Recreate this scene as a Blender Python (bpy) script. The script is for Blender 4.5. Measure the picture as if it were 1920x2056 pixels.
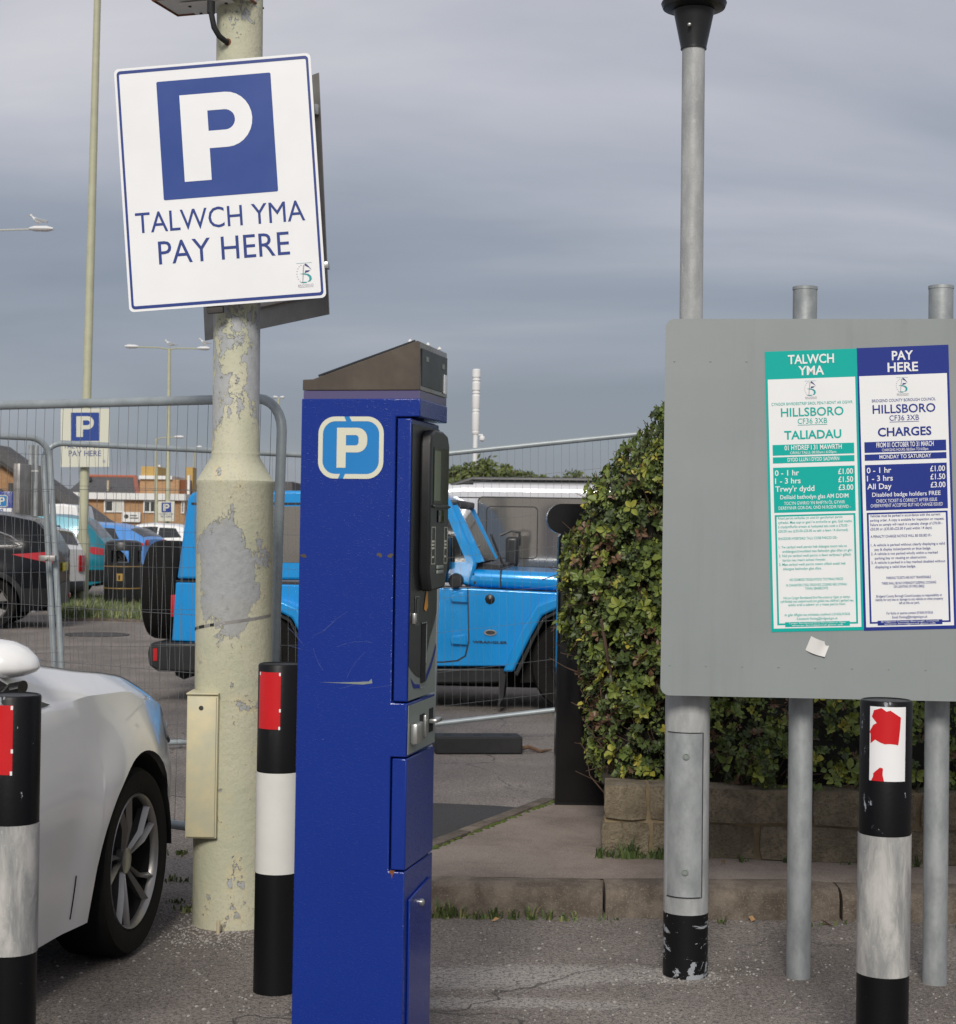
import bpy, bmesh, math, random
from mathutils import Vector, Matrix
random.seed(7)
R = math.radians
for o in list(bpy.data.objects): bpy.data.objects.remove(o)
SC = bpy.context.scene
COL = SC.collection
# ------------------------------------------------------------------ camera
FPX = 3400.0                       # focal length in photo pixels (photo 1920 x 2056)
ROLL, PITCH, EYE = R(0.9), math.atan(29 / FPX), 1.5
FWD = Vector((0, math.cos(PITCH), math.sin(PITCH)))
_r0, _u0 = Vector((1, 0, 0)), Vector((0, -math.sin(PITCH), math.cos(PITCH)))
RGT = _r0 * math.cos(ROLL) + _u0 * math.sin(ROLL)
UPV = _u0 * math.cos(ROLL) - _r0 * math.sin(ROLL)
CAMP = Vector((0, 0, EYE))
cam = bpy.data.cameras.new('camera'); camo = bpy.data.objects.new('camera', cam); COL.objects.link(camo)
m = Matrix((RGT, UPV, -FWD)).transposed().to_4x4(); m.translation = CAMP
camo.matrix_world = m
cam.sensor_fit = 'HORIZONTAL'; cam.sensor_width = 36.0; cam.lens = 36.0 * FPX / 1920.0
cam.clip_start = 0.05; cam.clip_end = 2000
cam.dof.use_dof = True; cam.dof.focus_distance = 6.0; cam.dof.aperture_fstop = 13.0
SC.camera = camo
SC.render.resolution_x, SC.render.resolution_y = 956, 1024
# ------------------------------------------------------------------ sky, sun, exposure
SUN_AZ, SUN_EL = R(-174), R(33)    # azimuth from +Y clockwise: behind the camera
SUNV = Vector((math.sin(SUN_AZ) * math.cos(SUN_EL), math.cos(SUN_AZ) * math.cos(SUN_EL), math.sin(SUN_EL)))
W = bpy.data.worlds.new('World'); SC.world = W; W.use_nodes = True
nt = W.node_tree; nt.nodes.clear()
def wn(t, **k):
    n = nt.nodes.new(t)
    for a, b in k.items(): setattr(n, a, b)
    return n
L = nt.links.new
out = wn('ShaderNodeOutputWorld'); bg = wn('ShaderNodeBackground')
sky = wn('ShaderNodeTexSky', sky_type='NISHITA', sun_disc=False, sun_elevation=SUN_EL, sun_rotation=SUN_AZ)
skm = wn('ShaderNodeVectorMath', operation='SCALE'); skm.inputs['Scale'].default_value = 0.10
L(sky.outputs[0], skm.inputs[0])
tc = wn('ShaderNodeTexCoord'); sep = wn('ShaderNodeSeparateXYZ'); L(tc.outputs['Generated'], sep.inputs[0])
def math_(op, a, b=None):
    n = wn('ShaderNodeMath', operation=op)
    for i, x in enumerate((a, b)):
        if x is None: continue
        if isinstance(x, (int, float)): n.inputs[i].default_value = x
        else: L(x, n.inputs[i])
    return n.outputs[0]
den = math_('ADD', math_('MAXIMUM', sep.outputs[2], 0.0), 0.42)
cx, cy = math_('DIVIDE', sep.outputs[0], den), math_('DIVIDE', sep.outputs[1], den)
comb = wn('ShaderNodeCombineXYZ'); L(cx, comb.inputs[0]); L(cy, comb.inputs[1])
nz = wn('ShaderNodeTexNoise'); nz.inputs['Scale'].default_value = 1.5; nz.inputs['Distortion'].default_value = 0.35; nz.inputs['Detail'].default_value = 6; nz.inputs['Roughness'].default_value = 0.5
mp = wn('ShaderNodeMapping'); mp.inputs['Location'].default_value = (3.1, 0.6, 0); mp.inputs['Rotation'].default_value = (0, 0, 0.25)
mp.inputs['Scale'].default_value = (0.75, 1.9, 1)
L(comb.outputs[0], mp.inputs[0]); L(mp.outputs[0], nz.inputs['Vector'])
el = math_('MULTIPLY', math_('ADD', sep.outputs[2], -0.05), 3.3)   # overcast: darker towards the horizon
tone = math_('ADD', math_('MINIMUM', math_('MAXIMUM', el, 0.06), 0.66), math_('MULTIPLY', math_('ADD', nz.outputs[0], -0.5), 1.55))
rp = wn('ShaderNodeValToRGB'); L(tone, rp.inputs[0])
e = rp.color_ramp.elements
e[0].position = 0.0; e[0].color = (0.120, 0.135, 0.167, 1)
e[1].position = 1.0; e[1].color = (0.365, 0.355, 0.368, 1)
x = rp.color_ramp.elements.new(0.32); x.color = (0.165, 0.177, 0.210, 1)
x = rp.color_ramp.elements.new(0.66); x.color = (0.266, 0.269, 0.297, 1)
mixn = wn('ShaderNodeMix', data_type='RGBA'); mixn.inputs[0].default_value = 0.93
L(skm.outputs[0], mixn.inputs[6]); L(rp.outputs[0], mixn.inputs[7])
L(mixn.outputs[2], bg.inputs[0]); bg.inputs[1].default_value = 1.0
L(bg.outputs[0], out.inputs[0])
sl = bpy.data.lights.new('sun', 'SUN'); sl.energy = 1.5; sl.angle = R(16); sl.color = (1.0, 0.95, 0.87)
so = bpy.data.objects.new('sun', sl); COL.objects.link(so)
so.rotation_euler = SUNV.to_track_quat('Z', 'Y').to_euler()
SC.view_settings.view_transform = 'Standard'; SC.view_settings.look = 'None'
SC.view_settings.gamma = 1.0; SC.view_settings.exposure = 0.82
# ------------------------------------------------------------------ pixel helpers
def ray(px, py): return RGT * ((px - 960) / FPX) + UPV * ((1028 - py) / FPX) + FWD
def at(px, py, Y):
    d = ray(px, py); return CAMP + d * (Y / d.y)
def gnd(px, py, z=0.0):
    d = ray(px, py); return CAMP + d * ((z - EYE) / d.z)
def hor(px): return 1057 + (px - 960) * math.tan(ROLL)
def zat(px, py, Y): return at(px, py, Y).z
# ------------------------------------------------------------------ materials
MATS = {}
def mat(name, col, rough=0.6, metal=0.0, var=0.0, vscale=6.0, bump=0.0, bscale=40.0, coat=0.0, dirt=None, spec=None, trans=0.0):
    if name in MATS: return MATS[name]
    mm = bpy.data.materials.new(name); MATS[name] = mm; mm.use_nodes = True
    t = mm.node_tree; b = t.nodes['Principled BSDF']
    b.inputs['Base Color'].default_value = (*col, 1); b.inputs['Roughness'].default_value = rough
    b.inputs['Metallic'].default_value = metal
    if coat: b.inputs['Coat Weight'].default_value = coat; b.inputs['Coat Roughness'].default_value = 0.06
    if spec is not None: b.inputs['Specular IOR Level'].default_value = spec
    if trans: b.inputs['Transmission Weight'].default_value = trans
    tcn = t.nodes.new('ShaderNodeTexCoord')
    if var:
        n = t.nodes.new('ShaderNodeTexNoise'); n.inputs['Scale'].default_value = vscale; n.inputs['Detail'].default_value = 6
        n.inputs['Roughness'].default_value = 0.65
        t.links.new(tcn.outputs['Object'], n.inputs['Vector'])
        r_ = t.nodes.new('ShaderNodeValToRGB')
        r_.color_ramp.elements[0].position = 0.3; r_.color_ramp.elements[1].position = 0.7
        d = dirt or tuple(c * (1 - var) for c in col)
        r_.color_ramp.elements[0].color = (*d, 1)
        r_.color_ramp.elements[1].color = (*[min(1, c * (1 + var * 0.6)) for c in col], 1)
        t.links.new(n.outputs[0], r_.inputs[0]); t.links.new(r_.outputs[0], b.inputs['Base Color'])
        rr = t.nodes.new('ShaderNodeMapRange'); rr.inputs[3].default_value = max(0.02, rough - 0.1); rr.inputs[4].default_value = min(1, rough + 0.12)
        t.links.new(n.outputs[0], rr.inputs[0]); t.links.new(rr.outputs[0], b.inputs['Roughness'])
    if bump:
        n2 = t.nodes.new('ShaderNodeTexNoise'); n2.inputs['Scale'].default_value = bscale; n2.inputs['Detail'].default_value = 4
        t.links.new(tcn.outputs['Object'], n2.inputs['Vector'])
        bp = t.nodes.new('ShaderNodeBump'); bp.inputs['Strength'].default_value = bump; bp.inputs['Distance'].default_value = 0.01
        t.links.new(n2.outputs[0], bp.inputs['Height']); t.links.new(bp.outputs[0], b.inputs['Normal'])
    return mm
class NT:                                              # terse node-tree building for special materials
    def __init__(s, name):
        s.m = bpy.data.materials.new(name); MATS[name] = s.m; s.m.use_nodes = True
        s.t = s.m.node_tree; s.b = s.t.nodes['Principled BSDF']
        s.tc = s.t.nodes.new('ShaderNodeTexCoord')
    def n(s, typ, **k):
        q = s.t.nodes.new(typ)
        for a, b in k.items(): setattr(q, a, b)
        return q
    def lk(s, a, b): s.t.links.new(a, b)
    def pos(s, scale=(1, 1, 1), loc=(0, 0, 0)):
        q = s.n('ShaderNodeMapping'); q.inputs['Scale'].default_value = scale; q.inputs['Location'].default_value = loc
        s.lk(s.tc.outputs['Object'], q.inputs[0]); return q.outputs[0]
    def noise(s, scale, detail=6, rough=0.6, vec=None, dist=0.0):
        q = s.n('ShaderNodeTexNoise'); q.inputs['Scale'].default_value = scale; q.inputs['Detail'].default_value = detail
        q.inputs['Roughness'].default_value = rough; q.inputs['Distortion'].default_value = dist
        s.lk(vec or s.tc.outputs['Object'], q.inputs['Vector']); return q.outputs[0]
    def math(s, op, a, b=None, c=None):
        q = s.n('ShaderNodeMath', operation=op)
        for i, x_ in enumerate((a, b, c)):
            if x_ is None: continue
            if isinstance(x_, (int, float)): q.inputs[i].default_value = x_
            else: s.lk(x_, q.inputs[i])
        return q.outputs[0]
    def step(s, v, lo, hi):
        q = s.n('ShaderNodeMapRange', interpolation_type='SMOOTHSTEP'); q.inputs[1].default_value = lo; q.inputs[2].default_value = hi
        s.lk(v, q.inputs[0]); return q.outputs[0]
    def mix(s, f, a, b):
        q = s.n('ShaderNodeMix', data_type='RGBA')
        if isinstance(f, (int, float)): q.inputs[0].default_value = f
        else: s.lk(f, q.inputs[0])
        for i, x_ in ((6, a), (7, b)):
            if isinstance(x_, tuple): q.inputs[i].default_value = (*x_, 1)
            else: s.lk(x_, q.inputs[i])
        return q.outputs[2]
    def xyz(s):
        q = s.n('ShaderNodeSeparateXYZ'); s.lk(s.tc.outputs['Object'], q.inputs[0]); return q.outputs
    def base(s, c): s.lk(c, s.b.inputs['Base Color'])
    def rough(s, r_):
        if isinstance(r_, (int, float)): s.b.inputs['Roughness'].default_value = r_
        else: s.lk(r_, s.b.inputs['Roughness'])
    def bump(s, h, strength=0.3, dist=0.01):
        q = s.n('ShaderNodeBump'); q.inputs['Strength'].default_value = strength; q.inputs['Distance'].default_value = dist
        s.lk(h, q.inputs['Height']); s.lk(q.outputs[0], s.b.inputs['Normal'])
# asphalt of the car park, worn with pale grit
a = NT('asphalt')
g1 = a.noise(1.1, 8, 0.65); g2 = a.noise(95, 3, 0.7); g3 = a.noise(0.35, 4); g4 = a.noise(260, 2, 0.5)
vor = a.n('ShaderNodeTexVoronoi'); vor.inputs['Scale'].default_value = 120; a.lk(a.tc.outputs['Object'], vor.inputs['Vector'])
gp = a.xyz()
def ell(x_, y_, rx, ry):
    ex = a.math('DIVIDE', a.math('ADD', gp[0], -x_), rx); ey = a.math('DIVIDE', a.math('ADD', gp[1], -y_), ry)
    return a.math('SQRT', a.math('ADD', a.math('MULTIPLY', ex, ex), a.math('MULTIPLY', ey, ey)))
g5 = a.noise(6, 6, 0.7); g6 = a.noise(42, 4, 0.75)
ve = a.n('ShaderNodeTexVoronoi', feature='DISTANCE_TO_EDGE'); ve.inputs['Scale'].default_value = 0.55
dv = a.n('ShaderNodeVectorMath', operation='ADD'); nv = a.n('ShaderNodeTexNoise'); nv.inputs['Scale'].default_value = 2.5; nv.inputs['Detail'].default_value = 5
a.lk(a.tc.outputs['Object'], nv.inputs['Vector']); sv = a.n('ShaderNodeVectorMath', operation='SCALE'); sv.inputs['Scale'].default_value = 0.55; a.lk(nv.outputs['Color'], sv.inputs[0]); a.lk(a.tc.outputs['Object'], dv.inputs[0]); a.lk(sv.outputs[0], dv.inputs[1]); a.lk(dv.outputs[0], ve.inputs['Vector'])
crack = a.math('MULTIPLY', a.step(ve.outputs['Distance'], 0.006, 0.002), a.step(g3, 0.42, 0.55))
c = a.mix(a.step(g1, 0.35, 0.68), (0.155, 0.130, 0.112), (0.275, 0.237, 0.207))
c = a.mix(a.math('MULTIPLY', a.step(g3, 0.45, 0.65), 0.45), c, (0.325, 0.283, 0.25))
c = a.mix(a.math('MULTIPLY', a.step(g5, 0.52, 0.7), 0.35), c, (0.09, 0.077, 0.07))
for ex_, ey_, rx_, ry_ in ((0.36, 5.70, 0.52, 0.14), (-0.02, 5.62, 0.45, 0.13), (0.1, 5.35, 0.5, 0.07)):
    dm = a.step(a.math('ADD', ell(ex_, ey_, rx_, ry_), a.math('MULTIPLY', a.math('SUBTRACT', g5, 0.5), -1.6)), 1.15, 0.55)
    c = a.mix(a.math('MULTIPLY', dm, 0.78), c, (0.42, 0.388, 0.355))
c = a.mix(a.math('MULTIPLY', a.step(g6, 0.5, 0.64), 0.75), c, (0.055, 0.047, 0.042))
c = a.mix(a.math('MULTIPLY', a.step(g6, 0.43, 0.32), 0.7), c, (0.40, 0.36, 0.33))
c = a.mix(a.math('MULTIPLY', a.step(g2, 0.50, 0.60), 0.75), c, (0.04, 0.034, 0.031))
c = a.mix(a.math('MULTIPLY', crack, 0.8), c, (0.025, 0.022, 0.02))
c = a.mix(a.math('MULTIPLY', a.step(g2, 0.44, 0.36), 0.5), c, (0.30, 0.275, 0.255))
c = a.mix(a.step(a.math('ADD', vor.outputs['Distance'], a.math('MULTIPLY', a.math('SUBTRACT', g1, 0.5), -0.5)), 0.16, 0.06), c, (0.45, 0.42, 0.39))
c = a.mix(a.math('MULTIPLY', a.step(g4, 0.56, 0.66), 0.6), c, (0.42, 0.39, 0.36))
a.base(c); a.rough(0.92); a.bump(a.math('ADD', g2, a.math('MULTIPLY', g4, 0.5)), 0.55, 0.012)
a = NT('dust')
g1 = a.noise(95, 3, 0.7); g2 = a.noise(260, 2); g3 = a.noise(4, 6, 0.7)
c = a.mix(a.step(g3, 0.35, 0.7), (0.15, 0.138, 0.128), (0.25, 0.233, 0.215)); c = a.mix(a.math('MULTIPLY', a.step(g1, 0.5, 0.65), 0.5), c, (0.075, 0.066, 0.06)); c = a.mix(a.math('MULTIPLY', a.step(g2, 0.58, 0.7), 0.5), c, (0.36, 0.34, 0.32))
a.base(c); a.rough(0.95); a.bump(g1, 0.5, 0.012)
a = NT('dark_tarmac')
g1 = a.noise(150, 3, 0.6); g2 = a.noise(3, 5)
a.base(a.mix(a.step(g1, 0.45, 0.65), a.mix(g2, (0.022, 0.022, 0.023), (0.04, 0.038, 0.038)), (0.06, 0.057, 0.055))); a.rough(0.9); a.bump(g1, 0.5)
a = NT('pavement')
g1 = a.noise(2.2, 7, 0.62); g2 = a.noise(170, 3, 0.6); g3 = a.noise(14, 5, 0.7)
c = a.mix(a.step(g1, 0.3, 0.7), (0.19, 0.148, 0.122), (0.30, 0.248, 0.208))
c = a.mix(a.math('MULTIPLY', a.step(g2, 0.56, 0.68), 0.7), c, (0.34, 0.31, 0.28))
c = a.mix(a.math('MULTIPLY', a.step(g2, 0.46, 0.36), 0.5), c, (0.085, 0.065, 0.055))
c = a.mix(a.math('MULTIPLY', a.step(g3, 0.55, 0.75), 0.35), c, (0.11, 0.09, 0.075))
a.base(c); a.rough(0.93); a.bump(g2, 0.45)
a = NT('kerb_stone')
g1 = a.noise(7, 7, 0.7); g2 = a.noise(140, 3, 0.6); z = a.xyz()[2]
c = a.mix(a.step(g1, 0.35, 0.7), (0.085, 0.066, 0.05), (0.20, 0.165, 0.13))
c = a.mix(a.math('MULTIPLY', a.step(g2, 0.55, 0.7), 0.5), c, (0.28, 0.25, 0.21))
a.base(c); a.rough(0.95); a.bump(a.math('ADD', g1, g2), 0.5)
a = NT('wall_block')
g1 = a.noise(9, 7, 0.7); g2 = a.noise(70, 4, 0.7); g3 = a.noise(3.3, 5)
c = a.mix(a.step(g1, 0.35, 0.65), (0.165, 0.132, 0.088), (0.30, 0.25, 0.172))
c = a.mix(a.math('MULTIPLY', a.step(g3, 0.5, 0.68), 0.6), c, (0.15, 0.13, 0.085))
c = a.mix(a.math('MULTIPLY', a.step(g2, 0.5, 0.62), 0.55), c, (0.11, 0.085, 0.05))
a.base(c); a.rough(0.95); a.bump(a.math('ADD', a.math('MULTIPLY', g1, 1.2), g2), 0.9, 0.02)
# flaking cream paint of the big lamp column (object z runs up the column)
a = NT('flaking_paint')
p = a.xyz()
f1 = a.noise(7.5, 7, 0.66, a.pos((1, 1, 0.55)), 0.4); f2 = a.noise(34, 6, 0.7); f3 = a.noise(3.0, 4); f4 = a.noise(120, 3)
zz = p[2]
upper = a.math('MULTIPLY', a.step(zz, 1.78, 1.92), a.step(zz, 2.9, 2.4))
thr = a.math('SUBTRACT', a.math('SUBTRACT', 0.645, a.math('MULTIPLY', a.step(zz, 1.2, 0.9), 0.022)), a.math('MULTIPLY', upper, 0.175))
thr = a.math('SUBTRACT', thr, a.math('MULTIPLY', a.step(zz, 3.0, 3.25), 0.10))
dx = a.math('DIVIDE', a.math('ADD', p[0], 0.018), 0.105); dz = a.math('DIVIDE', a.math('ADD', zz, -1.305), 0.235)
rad = a.math('SQRT', a.math('ADD', a.math('MULTIPLY', dx, dx), a.math('MULTIPLY', dz, dz)))
patch = a.math('MULTIPLY', a.step(rad, 1.45, 0.35), a.step(p[1], 0.0, -0.02))
thr = a.math('SUBTRACT', thr, a.math('MULTIPLY', patch, 0.33))
peel = a.step(a.math('SUBTRACT', a.math('ADD', f1, a.math('MULTIPLY', a.math('SUBTRACT', f2, 0.5), 0.42)), thr), -0.006, 0.006)
cream = a.mix(a.step(f3, 0.35, 0.65), (0.455, 0.46, 0.335), (0.54, 0.52, 0.385))
cream = a.mix(a.math('MULTIPLY', a.step(f1, 0.52, 0.66), 0.6), cream, (0.62, 0.52, 0.315))
cream = a.mix(a.math('MULTIPLY', a.step(a.math('ADD', f4, a.math('MULTIPLY', f3, 0.3)), 0.68, 0.85), 0.4), cream, (0.30, 0.29, 0.22))
grey = a.mix(f2, (0.25, 0.265, 0.28), (0.47, 0.48, 0.48))
grey = a.mix(a.math('MULTIPLY', a.step(f3, 0.5, 0.66), 0.35), grey, (0.36, 0.34, 0.26))
a.base(a.mix(peel, cream, grey)); a.rough(0.62)
a.bump(a.math('ADD', a.math('MULTIPLY', peel, -1.0), a.math('MULTIPLY', f2, 0.45)), 0.9, 0.009)
# orange-peel blue enamel of the pay machine
a = NT('blue_enamel')
v1 = a.noise(260, 2, 0.5, a.pos((0.55, 0.55, 1.25))); s1 = a.noise(2.2, 4)
a.base(a.mix(s1, (0.004, 0.023, 0.205), (0.006, 0.032, 0.265))); a.rough(0.19); a.b.inputs['Specular IOR Level'].default_value = 0.5
a.bump(a.step(v1, 0.55, 0.85), 0.235, 0.004)
a = NT('galvanised')
g1 = a.noise(16, 6, 0.65, a.pos((1, 1, 0.5))); g2 = a.noise(70, 3)
a.base(a.mix(a.step(g1, 0.3, 0.7), (0.27, 0.29, 0.295), (0.40, 0.425, 0.43))); a.b.inputs['Metallic'].default_value = 0.35
a.rough(a.math('ADD', a.math('MULTIPLY', g2, 0.25), 0.38)); a.bump(g2, 0.08)
a = NT('aged_galvanised')
g1 = a.noise(11, 6, 0.65, a.pos((1, 1, 0.35))); g2 = a.noise(120, 3); g3 = a.noise(30, 4, 0.7)
c = a.mix(a.step(g1, 0.35, 0.68), (0.27, 0.28, 0.282), (0.43, 0.44, 0.435))
c = a.mix(a.math('MULTIPLY', a.step(g3, 0.63, 0.7), 0.5), c, (0.5, 0.5, 0.48))
a.base(c); a.rough(0.5); a.bump(g2, 0.12)
def worn(name, col, wear, thr=0.66, sc=26, rough=0.35, stretch=0.5):   # paint or sleeve with scuffs of another colour
    a = NT(name); w1 = a.noise(sc, 7, 0.72, a.pos((1, 1, stretch)), 0.6); w2 = a.noise(5, 4); w3 = a.noise(90, 3)
    k = a.step(a.math('ADD', w1, a.math('MULTIPLY', a.math('SUBTRACT', w2, 0.5), 0.35)), thr, thr + 0.02)
    a.base(a.mix(k, a.mix(w2, tuple(c_ * 0.8 for c_ in col), tuple(min(1, c_ * 1.15) for c_ in col)), wear))
    a.rough(a.math('ADD', a.math('MULTIPLY', k, 0.25), rough)); a.bump(w3, 0.05); a.b.inputs['Specular IOR Level'].default_value = 0.25; return a.m
worn('black_bollard', (0.004, 0.004, 0.005), (0.30, 0.33, 0.36), 0.655, 30, 0.42)
worn('black_bollard_clean', (0.005, 0.005, 0.006), (0.1, 0.1, 0.11), 0.74, 30, 0.45)
worn('black_base_paint', (0.006, 0.006, 0.007), (0.30, 0.32, 0.345), 0.56, 11, 0.45, 1.8)
a = NT('scuffed_sleeve')
w1 = a.noise(16, 7, 0.7, a.pos((1, 1, 0.22)), 0.5); w2 = a.noise(60, 5, 0.7); w3 = a.noise(7, 5)
c = a.mix(a.step(w1, 0.36, 0.66), (0.24, 0.245, 0.245), (0.50, 0.49, 0.465))
c = a.mix(a.math('MULTIPLY', a.step(w2, 0.62, 0.7), 0.6), c, (0.66, 0.65, 0.62)); c = a.mix(a.math('MULTIPLY', a.step(w3, 0.62, 0.72), 0.6), c, (0.17, 0.165, 0.16))
a.base(c); a.rough(0.42)
a = NT('brick')
bt = a.n('ShaderNodeTexBrick'); bt.inputs['Scale'].default_value = 1.0
bt.inputs['Color1'].default_value = (0.37, 0.185, 0.075, 1); bt.inputs['Color2'].default_value = (0.46, 0.25, 0.105, 1); bt.inputs['Mortar'].default_value = (0.36, 0.27, 0.18, 1)
bt.inputs['Mortar Size'].default_value = 0.012; bt.inputs['Brick Width'].default_value = 0.225; bt.inputs['Row Height'].default_value = 0.075
mpn = a.n('ShaderNodeMapping'); mpn.inputs['Rotation'].default_value = (R(90), 0, 0); a.lk(a.tc.outputs['Object'], mpn.inputs[0]); a.lk(mpn.outputs[0], bt.inputs['Vector'])
a.base(a.mix(a.math('MULTIPLY', a.step(a.noise(0.7, 5), 0.4, 0.7), 0.5), bt.outputs[0], (0.30, 0.15, 0.065))); a.rough(0.9)
a = NT('slate')
bt = a.n('ShaderNodeTexBrick'); bt.inputs['Color1'].default_value = (0.085, 0.083, 0.088, 1); bt.inputs['Color2'].default_value = (0.12, 0.115, 0.118, 1); bt.inputs['Mortar'].default_value = (0.05, 0.05, 0.05, 1)
bt.inputs['Mortar Size'].default_value = 0.015; bt.inputs['Brick Width'].default_value = 0.3; bt.inputs['Row Height'].default_value = 0.22
mpn = a.n('ShaderNodeMapping'); mpn.inputs['Rotation'].default_value = (R(90), 0, 0); a.lk(a.tc.outputs['Object'], mpn.inputs[0]); a.lk(mpn.outputs[0], bt.inputs['Vector'])
a.base(bt.outputs[0]); a.rough(0.8)
def foliage(name, ramp, rough=0.45):
    a = NT(name); at_ = a.n('ShaderNodeAttribute', attribute_name='tone')
    r_ = a.n('ShaderNodeValToRGB'); els = r_.color_ramp.elements
    els[0].position = ramp[0][0]; els[0].color = (*ramp[0][1], 1); els[1].position = ramp[-1][0]; els[1].color = (*ramp[-1][1], 1)
    for p_, c_ in ramp[1:-1]: els.new(p_).color = (*c_, 1)
    a.lk(at_.outputs['Fac'], r_.inputs[0]); a.base(r_.outputs[0]); a.rough(rough)
    a.b.inputs['Subsurface Weight'].default_value = 0.0
    return a.m
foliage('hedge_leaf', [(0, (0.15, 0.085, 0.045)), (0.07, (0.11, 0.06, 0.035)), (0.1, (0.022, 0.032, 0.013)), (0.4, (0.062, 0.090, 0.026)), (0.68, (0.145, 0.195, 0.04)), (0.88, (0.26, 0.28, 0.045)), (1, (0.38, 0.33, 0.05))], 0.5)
foliage('grass_blade', [(0, (0.035, 0.055, 0.018)), (0.6, (0.085, 0.125, 0.035)), (0.85, (0.17, 0.19, 0.06)), (1, (0.26, 0.23, 0.10))], 0.6)
foliage('tree_leaf', [(0, (0.04, 0.055, 0.015)), (0.6, (0.10, 0.13, 0.03)), (1, (0.19, 0.19, 0.05))], 0.6)
mat('panel_line', (0.22, 0.22, 0.22), 0.7)
mat('twig', (0.10, 0.062, 0.042), 0.8, var=0.5, vscale=12)
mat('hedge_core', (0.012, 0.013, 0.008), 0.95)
mat('sign_white', (0.84, 0.845, 0.85), 0.22, var=0.03, vscale=3, coat=0.5)
mat('sign_blue', (0.022, 0.06, 0.27), 0.2, var=0.05, vscale=4, coat=0.6)
mat('ink_blue', (0.020, 0.045, 0.22), 0.25, coat=0.3)
mat('logo_navy', (0.03, 0.035, 0.17), 0.4); mat('logo_teal', (0.01, 0.30, 0.31), 0.4); mat('logo_grey', (0.38, 0.37, 0.42), 0.5)
mat('plate_back', (0.30, 0.285, 0.27), 0.42, 0.5, var=0.3, vscale=5)
a = NT('board_grey')
b1 = a.noise(2.0, 6, 0.6); b2 = a.noise(9, 6, 0.7, a.pos((1, 1, 0.06))); b3 = a.noise(26, 5, 0.7)
c = a.mix(b1, (0.225, 0.25, 0.25), (0.285, 0.31, 0.308)); c = a.mix(a.math('MULTIPLY', a.step(b2, 0.52, 0.72), 0.28), c, (0.17, 0.18, 0.17)); c = a.mix(a.math('MULTIPLY', a.step(b3, 0.66, 0.74), 0.3), c, (0.17, 0.15, 0.13))
a.base(c); a.rough(a.math('ADD', a.math('MULTIPLY', b1, 0.2), 0.28)); a.bump(b1, 0.02)
mat('notice_teal', (0.001, 0.40, 0.345), 0.5, spec=0.2); mat('notice_blue', (0.012, 0.03, 0.23), 0.5, spec=0.25); mat('notice_white', (0.79, 0.80, 0.80), 0.5, var=0.03)
mat('rubber', (0.016, 0.016, 0.017), 0.75, var=0.4, vscale=20, bump=0.1); mat('dark_trim', (0.012, 0.012, 0.013), 0.5)
mat('tyre', (0.008, 0.0075, 0.007), 0.85, spec=0.2, var=0.35, vscale=25, bump=0.15, bscale=60)
mat('arch_liner', (0.006, 0.006, 0.006), 0.95)
mat('car_white', (0.82, 0.82, 0.81), 0.22, var=0.02, vscale=2, coat=1.0)
mat('jeep_blue', (0.001, 0.275, 0.68), 0.3, 0.15, var=0.04, vscale=2, coat=0.7)
mat('car_black', (0.006, 0.007, 0.009), 0.18, coat=0.15, spec=0.2); mat('car_teal', (0.006, 0.19, 0.26), 0.3, 0.1, coat=0.35)
mat('car_sky_blue', (0.09, 0.28, 0.66), 0.3, 0.1, coat=0.35); mat('van_silver', (0.66, 0.66, 0.68), 0.25, 0.1, coat=1.0)
mat('glass_dark', (0.02, 0.022, 0.022), 0.03, spec=0.9); mat('glass_tint', (0.34, 0.325, 0.30), 0.06, 0.75)
mat('chrome', (0.7, 0.7, 0.7), 0.12, 1.0); mat('tail_red', (0.42, 0.008, 0.012), 0.12, coat=1.0); mat('lamp_glass', (0.16, 0.30, 0.40), 0.05, 0.3, coat=1.0)
mat('rim_silver', (0.30, 0.29, 0.28), 0.3, 0.7, var=0.12, vscale=8); mat('rim_dark', (0.09, 0.088, 0.085), 0.35, 0.8)
mat('black_gloss', (0.008, 0.008, 0.009), 0.16, var=0.3, vscale=3); mat('black_plastic', (0.014, 0.015, 0.016), 0.38, var=0.2, vscale=9)
mat('red_reflector', (0.56, 0.008, 0.012), 0.35, var=0.06); mat('sleeve_white', (0.66, 0.655, 0.615), 0.42, var=0.05, vscale=9)
mat('solar_cap', (0.115, 0.092, 0.068), 0.24, 0.2, var=0.4, vscale=5, coat=0.6); mat('solar_glass', (0.02, 0.022, 0.024), 0.06, coat=1.0)
mat('violet_band', (0.115, 0.10, 0.21), 0.25, 0.2); mat('panel_grey', (0.215, 0.245, 0.225), 0.45, var=0.08)
mat('lcd', (0.15, 0.18, 0.115), 0.1); mat('logo_sky', (0.012, 0.20, 0.53), 0.35, var=0.04); mat('logo_cream', (0.66, 0.655, 0.52), 0.4)
mat('pointer_orange', (0.75, 0.30, 0.01), 0.4); mat('steel', (0.48, 0.48, 0.46), 0.3, 0.8, var=0.15); mat('rust_and_shade_brown', (0.18, 0.06, 0.02), 0.8)
mat('tube_zinc', (0.33, 0.37, 0.385), 0.45, 0.25, var=0.2, vscale=9); mat('wire', (0.13, 0.135, 0.14), 0.5, 0.4)
mat('column_green', (0.42, 0.42, 0.29), 0.6, var=0.12, vscale=5); mat('lamp_grey', (0.47, 0.48, 0.44), 0.5); mat('lantern_white', (0.72, 0.72, 0.72), 0.4)
mat('gull_white', (0.72, 0.72, 0.71), 0.7); mat('gull_grey', (0.34, 0.36, 0.39), 0.7); mat('beak', (0.6, 0.35, 0.05), 0.6)
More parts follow.
